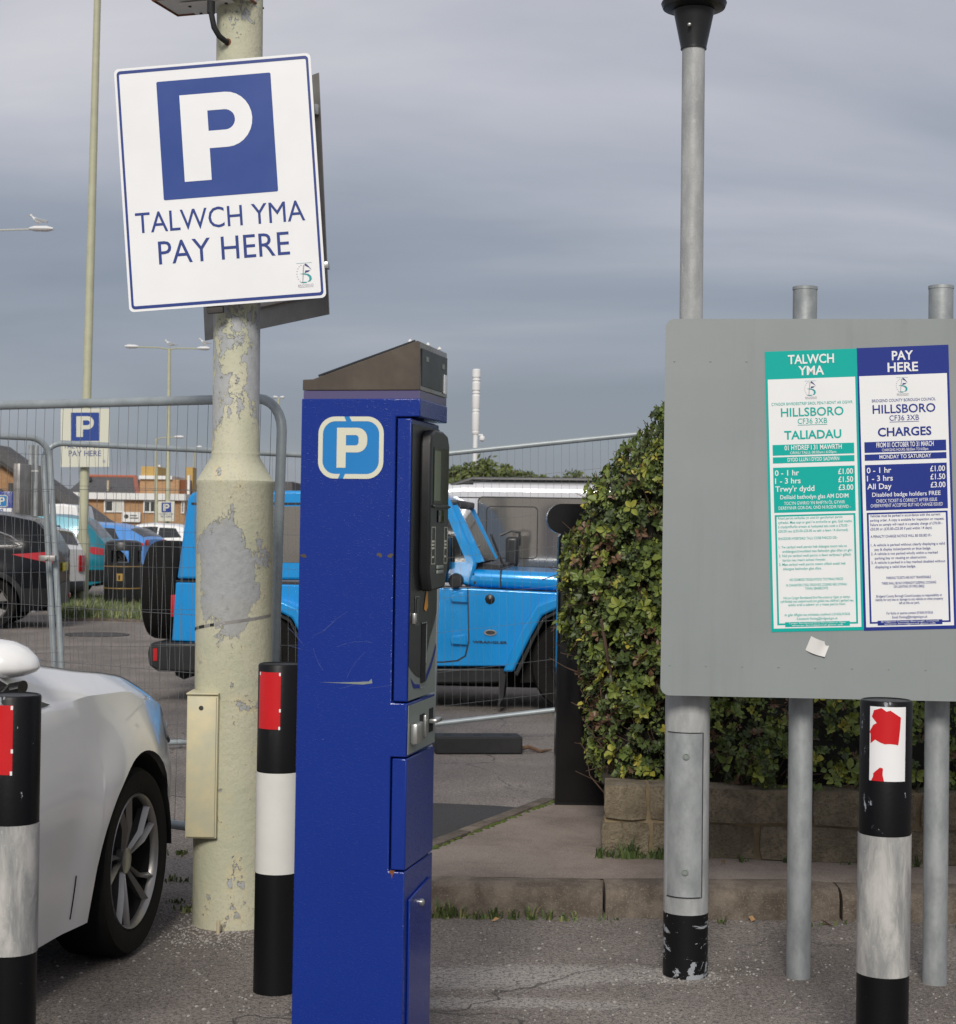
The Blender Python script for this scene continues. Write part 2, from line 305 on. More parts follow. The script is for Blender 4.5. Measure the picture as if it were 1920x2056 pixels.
mat('box_ochre', (0.58, 0.50, 0.29), 0.45, var=0.16, vscale=7, dirt=(0.44, 0.44, 0.34)); mat('white_paint', (0.7, 0.7, 0.68), 0.5, var=0.06)
mat('red_ridge', (0.38, 0.12, 0.07), 0.8); mat('gold', (0.45, 0.28, 0.08), 0.4, 0.5); mat('house_glass', (0.05, 0.055, 0.055), 0.08); mat('curtain', (0.55, 0.55, 0.5), 0.8)
mat('moss', (0.07, 0.10, 0.015), 0.95, var=0.5, vscale=40, bump=0.6); mat('grit', (0.33, 0.31, 0.29), 0.9); mat('soil', (0.045, 0.034, 0.024), 0.95, var=0.4, vscale=15, bump=0.8)
mat('paper', (0.66, 0.65, 0.63), 0.6, var=0.1); mat('wood', (0.17, 0.105, 0.065), 0.85, var=0.4); mat('iron', (0.05, 0.047, 0.044), 0.7, var=0.3)
mat('yellow', (0.6, 0.5, 0.03), 0.5); mat('dead_leaf', (0.40, 0.24, 0.11), 0.8); mat('cream_white', (0.60, 0.60, 0.50), 0.5); mat('ochre_brick', (0.50, 0.33, 0.11), 0.9, var=0.15)
mat('mortar', (0.24, 0.185, 0.11), 0.95, var=0.3, vscale=20, bump=0.5); mat('bag_black', (0.01, 0.01, 0.01), 0.3); mat('beige_strip', (0.5, 0.42, 0.3), 0.9)
# ------------------------------------------------------------------ objects and meshes
def tag(o, label=None, cat=None, group=None, kind=None):
    if label: o['label'] = label
    if cat: o['category'] = cat
    if group: o['group'] = group
    if kind: o['kind'] = kind
    return o
def thing(name, loc, label, cat, group=None):
    o = bpy.data.objects.new(name, None); COL.objects.link(o); o.location = loc; o.empty_display_size = 0.1
    return tag(o, label, cat, group)
ROOT = {}
def wloc(o):
    v = Vector((0, 0, 0))
    while o: v += o.location; o = o.parent
    return v
class Fr:                                              # a frame: origin and three axes
    def __init__(s, o, u, v, n): s.o, s.u, s.v, s.n = Vector(o), Vector(u).normalized(), Vector(v).normalized(), Vector(n).normalized()
    def p(s, a, b, c=0.0): return s.o + s.u * a + s.v * b + s.n * c
    def at(s, a, b, c=0.0): return Fr(s.p(a, b, c), s.u, s.v, s.n)
WORLD = Fr((0, 0, 0), (1, 0, 0), (0, 1, 0), (0, 0, 1))
class MB:
    def __init__(s): s.v, s.f, s.tone = [], [], []
    def add(s, vs, fs):
        k = len(s.v); s.v += [Vector(q) for q in vs]; s.f += [tuple(i + k for i in q) for q in fs]; return s
    def box(s, fr, a0, a1, b0, b1, c0, c1, bev=0.0):
        if bev <= 0:
            vs = [fr.p(a, b, c) for a in (a0, a1) for b in (b0, b1) for c in (c0, c1)]
            return s.add(vs, [(0, 1, 3, 2), (4, 6, 7, 5), (0, 4, 5, 1), (2, 3, 7, 6), (0, 2, 6, 4), (1, 5, 7, 3)])
        bm = bmesh.new(); bmesh.ops.create_cube(bm, size=1)
        for q in bm.verts: q.co = Vector(((a0 + a1) / 2 + q.co.x * (a1 - a0), (b0 + b1) / 2 + q.co.y * (b1 - b0), (c0 + c1) / 2 + q.co.z * (c1 - c0)))
        bmesh.ops.bevel(bm, geom=list(bm.edges) + list(bm.verts), offset=bev, segments=2, affect='EDGES', profile=0.5)
        bm.verts.index_update()
        s.add([fr.p(*q.co) for q in bm.verts], [[w.index for w in q.verts] for q in bm.faces]); bm.free(); return s
    def prism(s, fr, poly, c0, c1, inset=0.0):            # polygon in (a, b), extruded along n
        n = len(poly)
        s.add([fr.p(a, b, c0) for a, b in poly] + [fr.p(a, b, c1) for a, b in poly],
              [tuple(range(n))[::-1], tuple(range(n, 2 * n))] + [(i, (i + 1) % n, n + (i + 1) % n, n + i) for i in range(n)]); return s
    def loft(s, rings, caps=True, closed=True):
        n = len(rings[0]); k = len(s.v); m_ = len(rings)
        s.v += [Vector(q) for r_ in rings for q in r_]
        for i in range(m_ - 1):
            for j in range(n if closed else n - 1):
                j2 = (j + 1) % n; s.f.append((k + i * n + j, k + i * n + j2, k + (i + 1) * n + j2, k + (i + 1) * n + j))
        if caps: s.f.append(tuple(k + j for j in range(n))[::-1]); s.f.append(tuple(k + (m_ - 1) * n + j for j in range(n)))
        return s
    def tube(s, pts, r, n=8, caps=True):
        pts = [Vector(q) for q in pts]; rs = r if isinstance(r, (list, tuple)) else [r] * len(pts); rings = []
        t0 = (pts[1] - pts[0]).normalized(); a_ = t0.orthogonal().normalized()
        for i, q in enumerate(pts):
            t = (pts[min(i + 1, len(pts) - 1)] - pts[max(i - 1, 0)]).normalized()
            a_ = (a_ - t * a_.dot(t)).normalized(); b_ = t.cross(a_)
            rings.append([q + (a_ * math.cos(2 * math.pi * j / n) + b_ * math.sin(2 * math.pi * j / n)) * rs[i] for j in range(n)])
        return s.loft(rings, caps)
    def lathe(s, base, prof, n=32, axis=(0, 0, 1), caps=True):
        ax = Vector(axis).normalized(); a_ = ax.orthogonal().normalized() if abs(ax.z) < 0.99 else Vector((1, 0, 0)); b_ = ax.cross(a_)
        rings = [[Vector(base) + ax * z_ + (a_ * math.cos(2 * math.pi * j / n) + b_ * math.sin(2 * math.pi * j / n)) * r_ for j in range(n)] for r_, z_ in prof]
        return s.loft(rings, caps)
    def grid(s, fn, nu, nv):
        k = len(s.v); s.v += [Vector(fn(i / nu, j / nv)) for i in range(nu + 1) for j in range(nv + 1)]
        for i in range(nu):
            for j in range(nv):
                q = k + i * (nv + 1) + j; s.f.append((q, q + nv + 1, q + nv + 2, q + 1))
        return s
    def mesh(s, name, off=Vector((0, 0, 0)), smooth=False):
        me = bpy.data.meshes.new(name); me.from_pydata([tuple(q - off) for q in s.v], [], s.f)
        if s.tone:
            at_ = me.attributes.new('tone', 'FLOAT', 'FACE'); at_.data.foreach_set('value', s.tone)
        bm = bmesh.new(); bm.from_mesh(me)
        if not s.tone: bmesh.ops.recalc_face_normals(bm, faces=bm.faces)
        bm.to_mesh(me); bm.free()
        if smooth:
            for q in me.polygons: q.use_smooth = True
            try: me.set_sharp_from_angle(angle=R(smooth if smooth is not True else 40))
            except Exception: pass
        return me
    def build(s, name, material, parent=None, smooth=True, kind=None, loc=None):
        off = wloc(parent) if parent else Vector(loc or (0, 0, 0))
        o = bpy.data.objects.new(name, s.mesh(name, off, smooth)); COL.objects.link(o)
        if parent: o.parent = parent
        else: o.location = off
        o.data.materials.append(MATS[material] if isinstance(material, str) else material)
        if kind: o['kind'] = kind
        return o
def flat_mesh(loops):                                  # filled 2-D outline with holes -> (verts2d, faces)
    cu = bpy.data.curves.new('tmp', 'CURVE'); cu.dimensions = '2D'; cu.fill_mode = 'BOTH'
    for lp in loops:
        sp = cu.splines.new('POLY'); sp.points.add(len(lp) - 1); sp.use_cyclic_u = True
        for i, (a_, b_) in enumerate(lp): sp.points[i].co = (a_, b_, 0, 1)
    ob = bpy.data.objects.new('tmp', cu); me = bpy.data.meshes.new_from_object(ob)
    r_ = ([(q.co.x, q.co.y) for q in me.vertices], [tuple(f.vertices) for f in me.polygons])
    bpy.data.objects.remove(ob); bpy.data.curves.remove(cu); bpy.data.meshes.remove(me); return r_
def shape(mb, fr, loops, c=0.0):
    vs, fs = flat_mesh(loops); mb.add([fr.p(a_, b_, c) for a_, b_ in vs], fs)
def text2d(body, bold=0.0, spacing=1.0):
    cu = bpy.data.curves.new('tmp', 'FONT'); cu.body = body; cu.resolution_u = 3; cu.offset = bold; cu.space_character = spacing; cu.fill_mode = 'FRONT'
    ob = bpy.data.objects.new('tmp', cu); me = bpy.data.meshes.new_from_object(ob)
    vs = [(q.co.x, q.co.y) for q in me.vertices]; fs = [tuple(f.vertices) for f in me.polygons]
    bpy.data.objects.remove(ob); bpy.data.curves.remove(cu); bpy.data.meshes.remove(me); return vs, fs
_cap = {}
def text(mb, fr, body, u, v, cap, width=None, align='C', bold=0.0, c=0.0, spacing=1.0):
    """write a line: (u, v) is the baseline anchor, cap the capital height, width the line's full width"""
    vs, fs = text2d(body, bold, spacing)
    if not vs: return
    if 'H' not in _cap: _cap['H'] = max(q[1] for q in text2d('H')[0])
    ky = cap / _cap['H']; x0, x1 = min(q[0] for q in vs), max(q[0] for q in vs)
    kx = width / (x1 - x0) if width else ky
    w_ = (x1 - x0) * kx; s0 = {'C': u - w_ / 2, 'L': u, 'R': u - w_}[align]
    mb.add([fr.p(s0 + (a_ - x0) * kx, v + b_ * ky, c) for a_, b_ in vs], fs)
def rrect(x0, x1, y0, y1, r, n=6):
    o_ = []
    for cx_, cy_, a0 in ((x1 - r, y1 - r, 0), (x0 + r, y1 - r, 90), (x0 + r, y0 + r, 180), (x1 - r, y0 + r, 270)):
        for i in range(n + 1):
            a_ = R(a0 + 90 * i / n); o_.append((cx_ + r * math.cos(a_), cy_ + r * math.sin(a_)))
    return o_
def arc(cx_, cy_, rx, ry, a0, a1, n=14): return [(cx_ + rx * math.cos(R(a0 + (a1 - a0) * i / n)), cy_ + ry * math.sin(R(a0 + (a1 - a0) * i / n))) for i in range(n + 1)]
def rect(x0, x1, y0, y1): return [(x0, y0), (x1, y0), (x1, y1), (x0, y1)]
def letter_p(x0, y0, w, h, stem, bowl, ctr):           # bold P: outer outline and counter
    r_ = bowl * h / 2; ym = y0 + h - 2 * r_
    outer = [(x0, y0), (x0 + stem, y0), (x0 + stem, ym)] + arc(x0 + w - r_ * 0.95, y0 + h - r_, r_ * 0.95, r_, -90, 90) + [(x0, y0 + h)]
    t = (2 * r_ - ctr * h) / 2; ri = ctr * h / 2
    inner = [(x0 + stem, ym + t)] + arc(x0 + w - r_ * 0.95 - 0.02 * w, y0 + h - r_, ri * 1.0, ri, -90, 90) + [(x0 + stem, y0 + h - t)]
    return [outer, inner]
# ================================================================== the ground
def sheet(name, poly, z, material, kind='structure', n=0):
    mb = MB(); vs, fs = flat_mesh([poly]); mb.add([(a_, b_, z) for a_, b_ in vs], fs)
    return mb.build(name, material, None, False, kind)
def blob(cx_, cy_, rx, ry, seed, n=40, rough=0.18):
    rnd = random.Random(seed); ph = [rnd.uniform(0, 6.3) for _ in range(5)]
    return [(cx_ + rx * math.cos(t) * k, cy_ + ry * math.sin(t) * k) for t in [2 * math.pi * i / n for i in range(n)]
            for k in [1 + rough * sum(math.sin((j + 2) * t + ph[j]) / (j + 1.5) for j in range(5))]]
sheet('ground', rect(-400, 400, -60, 700), 0.0, 'asphalt')
dk = sheet('tarmac_patch', [(-0.70, 6.95), (-0.52, 6.7), (0.30, 8.52), (0.32, 9.02), (0.1, 9.1), (-0.2, 9.15), (-0.78, 9.1)], 0.004, 'dark_tarmac')
sheet('footway', [(-0.40, 6.68), (5.2, 6.68), (5.2, 8.62), (0.42, 8.62)], 0.12, 'pavement')
# pavement edge down to the car park
mb = MB(); mb.prism(WORLD, [(-0.395, 6.69), (5.2, 6.69), (5.2, 8.61), (0.425, 8.61)], 0.0, 0.117); mb.build('footway_base', 'kerb_stone', None, False, 'structure')
kr = thing('kerb', (0.5, 6.55, 0), 'long weathered concrete kerb edging the raised pavement behind the grey posts', 'kerb')
xs = [-0.78, -0.405, 0.51, 1.425, 2.34, 3.255, 4.17, 5.1]
for i in range(len(xs) - 1):
    rnd = random.Random(i); g = 0.006; dz = rnd.uniform(-0.004, 0.004); dy = rnd.uniform(-0.006, 0.006)
    pr = [(6.535 + dy, -0.02), (6.535 + dy, 0.075 + dz), (6.55 + dy, 0.108 + dz), (6.58 + dy, 0.122 + dz), (6.677, 0.124 + dz), (6.677, -0.02)]
    n_ = 8; rings = []
    for k in range(n_ + 1):
        x_ = xs[i] + g + (xs[i + 1] - xs[i] - 2 * g) * k / n_; e_ = 0.006 if k in (0, n_) else 0.0
        rings.append([(x_, y_ + rnd.uniform(-0.002, 0.002) + (e_ if y_ < 6.6 else 0), z_ + (rnd.uniform(-0.003, 0.003) - e_ if z_ > 0 else 0)) for y_, z_ in pr])
    MB().loft(rings).build('kerb_stone', 'kerb_stone', kr, 30)
ed = thing('path_edging', (0.0, 7.5, 0), 'narrow mossy concrete edging along the diagonal end of the pavement', 'edging')
d_ = (Vector((0.42, 8.6, 0)) - Vector((-0.42, 6.7, 0))); ln = d_.length; d_.normalize(); nrm = Vector((-d_.y, d_.x, 0))
for i in range(2):
    a_ = Vector((-0.42, 6.7, 0)) + d_ * (ln * i / 2 + 0.004); b_ = Vector((-0.42, 6.7, 0)) + d_ * (ln * (i + 1) / 2 - 0.004)
    fr = Fr(a_, d_, nrm, (0, 0, 1)); MB().box(fr, 0, (b_ - a_).length, 0.004, 0.075, 0.0, 0.128, 0.006).build('edging_stone', 'kerb_stone', ed)
mo = MB(); rnd = random.Random(3)
for i in range(70):
    t = rnd.random(); q = Vector((-0.42, 6.7, 0.119)) + d_ * (ln * t) - nrm * rnd.uniform(0.0, 0.02)
    mo.lathe(q, [(rnd.uniform(0.008, 0.022), 0), (0.008, 0.006), (0.001, 0.009)], 7)
tag(mo.build('moss', 'moss'), 'line of green moss in the joint beside the path edging', 'moss', kind='stuff')
# pale dust washed round the lamp post, cracks, grit
gr = MB(); rnd = random.Random(11)
for i in range(2300):
    if i < 1100: px, py = rnd.uniform(0, 1920), rnd.uniform(1780, 2056)
    elif i < 1300: px, py = rnd.gauss(1380, 60), rnd.gauss(1955, 12)
    elif i < 1600: px, py = rnd.uniform(100, 520), rnd.uniform(1700, 1900)
    else: px, py = rnd.gauss(430, 60), rnd.gauss(1868, 22)
    q = gnd(px, py); s_ = abs(rnd.gauss(0, 1)) * 0.0024 + 0.0016
    if q.y > 6.5 and q.x > -0.75: continue
    gr.lathe(q, [(s_ * 0.8, -s_ * 0.2), (s_, s_ * 0.3), (s_ * 0.5, s_ * 0.8)], 5)
tag(gr.build('grit', 'grit', None, False), 'loose pale grit scattered over the asphalt', 'grit', kind='stuff')
mh = gnd(195, 1275); mc = MB().lathe(mh, [(0.42, 0.0), (0.42, 0.012), (0.36, 0.014), (0.355, 0.006), (0.001, 0.006)], 32)
tag(mc.build('manhole_cover', 'iron', None, True), 'round iron manhole cover in the road behind the wire fence', 'manhole')
def tuft(mb, q, n, h, spread, rnd, tones=(0.1, 1.0)):
    for i in range(n):
        a_ = rnd.uniform(0, 6.28); r_ = abs(rnd.gauss(0, spread)); b_ = Vector(q) + Vector((math.cos(a_) * r_, math.sin(a_) * r_ * 0.6, 0))
        hh = h * rnd.uniform(0.4, 1.1); ln_ = rnd.uniform(0.1, 0.8) * hh; d = rnd.uniform(0, 6.28); w_ = rnd.uniform(0.0025, 0.006)
        dv = Vector((math.cos(d), math.sin(d), 0)); sd = Vector((-dv.y, dv.x, 0)) * w_
        m_ = b_ + dv * ln_ * 0.4 + Vector((0, 0, hh * 0.65)); t_ = b_ + dv * ln_ + Vector((0, 0, hh * rnd.uniform(0.75, 1.0)))
        mb.add([b_ - sd, b_ + sd, m_ + sd * 0.8, m_ - sd * 0.8, t_], [(0, 1, 2, 3), (3, 2, 4)]); tn = rnd.uniform(*tones); mb.tone += [tn, tn]
rnd = random.Random(5); gm = MB()
for px, py, n, h, sp in ((880, 1818, 60, .05, .05), (930, 1812, 110, .07, .06), (985, 1818, 70, .055, .05), (1040, 1822, 90, .055, .05), (1085, 1826, 70, .05, .04), (1140, 1832, 16, .04, .02),
                         (1450, 1836, 22, .04, .02), (1212, 1833, 12, .03, .02), (1640, 1846, 14, .03, .03), (1880, 1850, 20, .03, .03), (1720, 1848, 12, .03, .03)):
    q = gnd(px, 1850); q.y = 6.50
    for k in range(5): tuft(gm, q + Vector((rnd.gauss(0, sp * .9), -abs(rnd.gauss(0, .025)), 0)), int(n / 9) + 1, h * rnd.uniform(.4, 1.25), sp * .3, rnd)
tag(gm.build('kerb_weeds', 'grass_blade', None, False), 'tufts of grass and weeds along the foot of the kerb', 'weeds', kind='stuff')
gm = MB()
for px, py, n, h, sp in ((1285, 1716, 150, .075, .05), (1255, 1718, 60, .06, .03), (1200, 1712, 70, .06, .025), (1320, 1718, 50, .05, .03), (1480, 1722, 20, .035, .02), (1570, 1724, 24, .04, .02), (1850, 1740, 20, .05, .03), (1700, 1732, 12, .03, .03)):
    q = gnd(px, py, 0.12); q.y = 7.165 - .08 * (q.x - .535) - .035
    for k in range(5): tuft(gm, q + Vector((rnd.gauss(0, sp * .8), -abs(rnd.gauss(0, .02)), 0)), int(n / 7) + 1, h * rnd.uniform(.4, 1.3), sp * .3, rnd, (0, 0.7))
tag(gm.build('wall_weeds', 'grass_blade', None, False), 'dark green grass growing at the foot of the block wall', 'weeds', kind='stuff')
gm = MB()
for px, py, n, h, sp in ((365, 1715, 40, .03, .05), (350, 1770, 30, .025, .05), (380, 1830, 40, .03, .03), (352, 1812, 20, .02, .03)): tuft(gm, gnd(px, py), n, h, sp, rnd, (0.2, 1.0))
tag(gm.build('gravel_weeds', 'grass_blade', None, False), 'sparse weeds in the gravel beside the flaking column', 'weeds', kind='stuff')
# fallen leaves at the kerb
for i, (px, py, lab) in enumerate(((995, 1852, 'brown dead leaf by the kerb weeds nearest the pay machine'), (1510, 1850, 'brown dead leaf at the kerb just right of the grey lamp post'), (1660, 1858, 'orange dead leaf at the kerb between the two board posts'), (1452, 1735, 'small brown leaf on the pavement under the notice board'))):
    z_ = 0.12 if py < 1790 else 0.0; q = gnd(px, py, z_); s_ = 0.016 + 0.006 * (i % 3); a_ = i * 1.3
    u_ = Vector((math.cos(a_), math.sin(a_), 0.35)).normalized() * s_; w_ = Vector((-math.sin(a_), math.cos(a_), 0.2)) * s_ * 0.6; q += Vector((0, 0, 0.01))
    tag(MB().add([q - u_, q + w_ + Vector((0, 0, .006)), q + u_, q - w_, q + Vector((0, 0, -.004))], [(0, 4, 1), (1, 4, 2), (2, 4, 3), (3, 4, 0)]).build('dead_leaf', 'dead_leaf', None, False), lab, 'leaf', 'dead leaves by the kerb')
# ================================================================== block wall
wl = thing('block_wall', (0.55, 7.16, 0.12), 'low buff block wall with worn edges holding back the hedge', 'wall')
u_ = (Vector((3.4, 6.93, 0)) - Vector((0.54, 7.16, 0))).normalized(); FW = Fr((0.535, 7.165, 0.12), u_, (0, 0, 1), (u_.y, -u_.x, 0))
MB().box(FW, 0.02, 3.0, -0.1, 0.292, -0.2, -0.012).build('mortar_core', 'mortar', wl, False)
for ci, (z0, z1, st) in enumerate(((0.0, 0.142, [0, .215, .66, 1.1, 1.54, 1.98, 2.42, 2.86]), (0.152, 0.298, [0.012, .2, .44, .88, 1.32, 1.76, 2.2, 2.64, 3.0]))):
    for i in range(len(st) - 1):
        rnd = random.Random(ci * 20 + i); bm_ = MB(); a0, a1 = st[i] + 0.005, st[i + 1] - 0.005; c1 = rnd.uniform(-0.006, 0.008)
        bm = bmesh.new(); bmesh.ops.create_cube(bm, size=1); bmesh.ops.subdivide_edges(bm, edges=bm.edges[:], cuts=2, use_grid_fill=True)
        for q in bm.verts:
            corner = sum(abs(abs(w_) - 0.5) < 1e-4 for w_ in q.co); k = 1 - 0.035 * (corner - 1) * rnd.uniform(0.3, 1.2)
            q.co = Vector(((a0 + a1) / 2 + q.co.x * k * (a1 - a0), (z0 + z1) / 2 + q.co.y * (k if corner < 3 else k * 0.97) * (z1 - z0), -0.1 + q.co.z * 0.2 + c1)) + Vector([rnd.uniform(-0.004, 0.004) for _ in range(3)])
        bm.verts.index_update(); bm_.add([FW.p(*q.co) for q in bm.verts], [[w_.index for w_ in f.verts] for f in bm.faces]); bm.free()
        bm_.build('block', 'wall_block', wl, 35)
sheet('planting_bed', [(0.56, 7.3), (3.4, 7.1), (5.2, 7.1), (5.2, 8.6), (0.62, 8.35)], 0.40, 'soil')
# ================================================================== hedge
hd = thing('hedge', (1.9, 7.8, 0.4), 'dense clipped hedge with yellow-tipped leaves growing over the block wall', 'hedge')
HO = [(2.12, 1.0), (2.07, .85), (1.88, .69), (1.73, .55), (1.5, .45), (1.3, .40), (.95, .45), (.61, .52), (.36, .57)]
def hleft(z_):
    z_ = max(.36, min(2.12, z_))
    for (z1, x1), (z0, x0) in zip(HO, HO[1:]):
        if z0 <= z_ <= z1: return x0 + (x1 - x0) * (z_ - z0) / (z1 - z0)
    return 1.0
def hsurf(s_, z_):                                     # s: along the plan outline, from the back of the left end to the right
    xl = hleft(z_); rc = 0.34; yb, yf = 8.30, 7.36 + 0.06 * math.cos((z_ - 1.1) * 2)
    l1 = yb - (yf + rc); l2 = rc * math.pi / 2
    if s_ < l1: return Vector((xl, yb - s_, z_)), Vector((-1, 0, 0.1))
    if s_ < l1 + l2:
        t = (s_ - l1) / rc; return Vector((xl + rc - rc * math.cos(t), yf + rc - rc * math.sin(t), z_)), Vector((-math.cos(t), -math.sin(t), 0.15))
    k_ = min(1, (s_ - l1 - l2) / .3); return Vector((xl + rc + s_ - l1 - l2, yf - k_ * 0.27 * math.exp(-((z_ - .48) / .24) ** 2), z_)), Vector((0, -1, 0.15))
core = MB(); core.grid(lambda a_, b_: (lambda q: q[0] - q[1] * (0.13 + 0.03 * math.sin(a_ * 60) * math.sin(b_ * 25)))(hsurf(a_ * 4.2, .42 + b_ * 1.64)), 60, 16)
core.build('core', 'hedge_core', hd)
def leaf_geo(q, n, up, s_, rnd):
    n = n.normalized(); t = (up - n * up.dot(n)); t = t.normalized() if t.length > 1e-3 else n.orthogonal().normalized(); b_ = n.cross(t)
    w_ = s_ * rnd.uniform(0.55, 0.75); cup = s_ * 0.16
    return [q, q + t * s_ * .45 + b_ * w_ * .5 + n * cup, q + t * s_ * .45 - b_ * w_ * .5 + n * cup, q + t * s_ * .8 + b_ * w_ * .36 + n * cup * .8, q + t * s_ * .8 - b_ * w_ * .36 + n * cup * .8, q + t * s_ - n * cup * .3, q + t * s_ * .6]
LF = [(0, 1, 6), (0, 6, 2), (1, 3, 6), (2, 6, 4), (3, 5, 6), (4, 6, 5)]
rnd = random.Random(21); fol = MB(); tw = MB(); cand = []
def lump(p_): return math.sin(p_.x * 9 + 1) * math.sin(p_.z * 8 + p_.y * 5) * 0.5 + math.sin(p_.x * 21 + p_.z * 17) * 0.3 + math.sin(p_.z * 31 - p_.x * 13) * 0.2
for i in range(9600):
    z_ = rnd.uniform(0.36, 2.10); s_ = rnd.uniform(0.25, 3.6) if rnd.random() < 0.8 else rnd.uniform(0.45, 1.5)
    p_, n = hsurf(s_, z_); L_ = lump(p_)
    if z_ < 0.7 and s_ < 1.3 and rnd.random() < 0.5: continue
    if L_ < -0.3 and rnd.random() < 0.5: continue
    dep = rnd.uniform(-0.11, 0.012) + L_ * 0.035; p_ = p_ + n * dep
    ax = (n + Vector((rnd.gauss(0, .4), rnd.gauss(0, .3), rnd.gauss(0.25, .4)))).normalized()
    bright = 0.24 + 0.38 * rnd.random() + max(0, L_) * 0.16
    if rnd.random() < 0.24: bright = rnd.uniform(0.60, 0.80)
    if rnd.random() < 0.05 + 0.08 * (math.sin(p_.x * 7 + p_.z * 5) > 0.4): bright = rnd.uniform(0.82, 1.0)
    if dep < -0.06: bright = max(.12, bright * 0.8)  # leaves deep in the hedge coloured darker for the shade inside
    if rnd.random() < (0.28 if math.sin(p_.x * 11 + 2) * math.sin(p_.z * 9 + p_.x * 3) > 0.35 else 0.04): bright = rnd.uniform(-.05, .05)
    k = rnd.randint(3, 6); a0 = rnd.uniform(0, 6.28); o1 = ax.orthogonal().normalized(); o2 = ax.cross(o1); sz = rnd.uniform(0.012, 0.036) * (1.25 if bright > 0.6 else 1)
    for j in range(k):
        a_ = a0 + j * 6.28 / k + rnd.uniform(-.3, .3); rad = o1 * math.cos(a_) + o2 * math.sin(a_)
        nn = (ax * 0.8 - rad * rnd.uniform(0.1, 0.7)); up = rad + ax * rnd.uniform(0.1, 0.7); tn = min(1, max(0, bright + rnd.uniform(-.09, .09)))
        lf = leaf_geo(p_ + rad * 0.003, nn, up, sz * rnd.uniform(.75, 1.2), rnd)
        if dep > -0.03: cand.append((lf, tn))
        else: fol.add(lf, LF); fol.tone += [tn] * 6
    if rnd.random() < 0.2 or z_ < 0.95 and rnd.random() < 0.4:
        a_ = p_ - n * 0.12 + Vector((rnd.gauss(0, .06), 0, rnd.gauss(-.08, .06))); b_ = p_ + Vector((rnd.gauss(0, .05), rnd.gauss(0, .02), rnd.gauss(0, .05))) - n * 0.015
        tw.tube([a_, (a_ + b_) / 2 + Vector((rnd.gauss(0, .015), 0, rnd.gauss(0, .015))), b_], [0.0036, 0.003, 0.0015], 4, False)
def proj(p_):
    d = p_ - CAMP; k = d.dot(FWD); return 960 + FPX * d.dot(RGT) / k, 1028 - FPX * d.dot(UPV) / k
def lsize(c_):
    px, py = proj(c_[0][6])
    if 1335 < px < 1920 and py < 1400: return 0
    a_, b_ = proj(c_[0][0]); e_, f_ = proj(c_[0][5]); g_, h_ = proj(c_[0][1]); i_, j_ = proj(c_[0][2])
    return math.hypot(a_ - e_, b_ - f_) * math.hypot(g_ - i_, h_ - j_) if px < 1930 else 0
cand.sort(key=lsize, reverse=True)
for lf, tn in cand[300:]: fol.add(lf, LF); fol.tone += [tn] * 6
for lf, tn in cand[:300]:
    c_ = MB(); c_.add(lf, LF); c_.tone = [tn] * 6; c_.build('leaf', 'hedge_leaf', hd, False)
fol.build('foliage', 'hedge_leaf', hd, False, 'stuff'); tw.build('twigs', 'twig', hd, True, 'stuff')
for i, (x0, z0, x1, z1) in enumerate(((.62, .45, .55, 1.1), (.75, .44, .70, 1.5), (.95, .44, 1.0, 1.2), (1.3, .42, 1.25, .9), (1.6, .42, 1.68, .9), (2.0, .42, 2.05, .9), (2.4, .42, 2.3, .9))):
    MB().tube([(x0, 7.62, z0 - .04), ((x0 + x1) / 2 + .03, 7.55, (z0 + z1) / 2), (x1, 7.46, z1)], [.016, .011, .006], 6).build('stem', 'twig', hd)
# ================================================================== black pedestal beside the hedge
pd = thing('black_pedestal', (0.55, 8.55, 0.12), 'tall glossy black pedestal with rolled top beside the hedge', 'pedestal')
FP = Fr((0.405, 8.44, 0.12), (1, 0, 0), (0, 0, 1), (0, -1, 0)); h_ = 1.50
prof = [(0, 0), (0.30, 0), (0.30, h_ - .02), (0.28, h_), (0.02, h_)] + [(0.015 + .075 * math.cos(R(a_)), h_ - .075 + .075 * math.sin(R(a_))) for a_ in range(90, 275, 12)] + [(0.0, h_ - .165)]
MB().prism(FP, prof, -0.17, 0.0).build('cabinet', 'black_gloss', pd, 25)
MB().box(FP, 0.012, 0.288, 0.02, h_ - .2, 0.0015, 0.006, 0.0015).build('front_plate', 'black_gloss', pd)
# ================================================================== grey lamp post behind the notice board
q = gnd(1376, 1956); lp = thing('lamp_post', q, 'galvanised lamp post with black lantern neck and black painted foot', 'lamp post')
sh = Vector((-0.0055, 0, 1)).normalized()
MB().lathe(q, [(.0755, -.02), (.0755, .213)], 40, sh).build('painted_foot', 'black_base_paint', lp)
MB().lathe(q, [(.0752, .2131), (.0752, .215), (.0752, 1.1), (.074, 1.2), (.0395, 1.32), (.0385, 3.2)], 40, sh).build('post', 'aged_galvanised', lp)
def curved(mb, q, r_, a0, a1, z0, z1, n=14, rc=0.0, ax=None):    # curved plate on a vertical cylinder, angles from facing -Y, + to the right
    mb.grid(lambda s_, t: Vector(q) + (ax or Vector((0, 0, 1))) * (z0 + (z1 - z0) * t) + Vector((math.sin(R(a0 + (a1 - a0) * s_)) * r_, -math.cos(R(a0 + (a1 - a0) * s_)) * r_, 0)), n, 6)
    return mb
m_ = curved(MB(), q, .0772, -62, 35, .273, .822, 14, 0, sh); dr = m_.build('access_door', 'galvanised', lp)
for z_ in (.36, .745):
    c_ = q + sh * z_ + Vector((-.013, -.0775, 0)); s1 = MB().lathe(c_, [(.012, 0), (.012, .004), (.008, .005), (.007, .0015), (.001, .0015)], 14, (-.12, -1, 0)).build('screw', 'panel_grey', dr)
sm = MB(); e_ = .0785
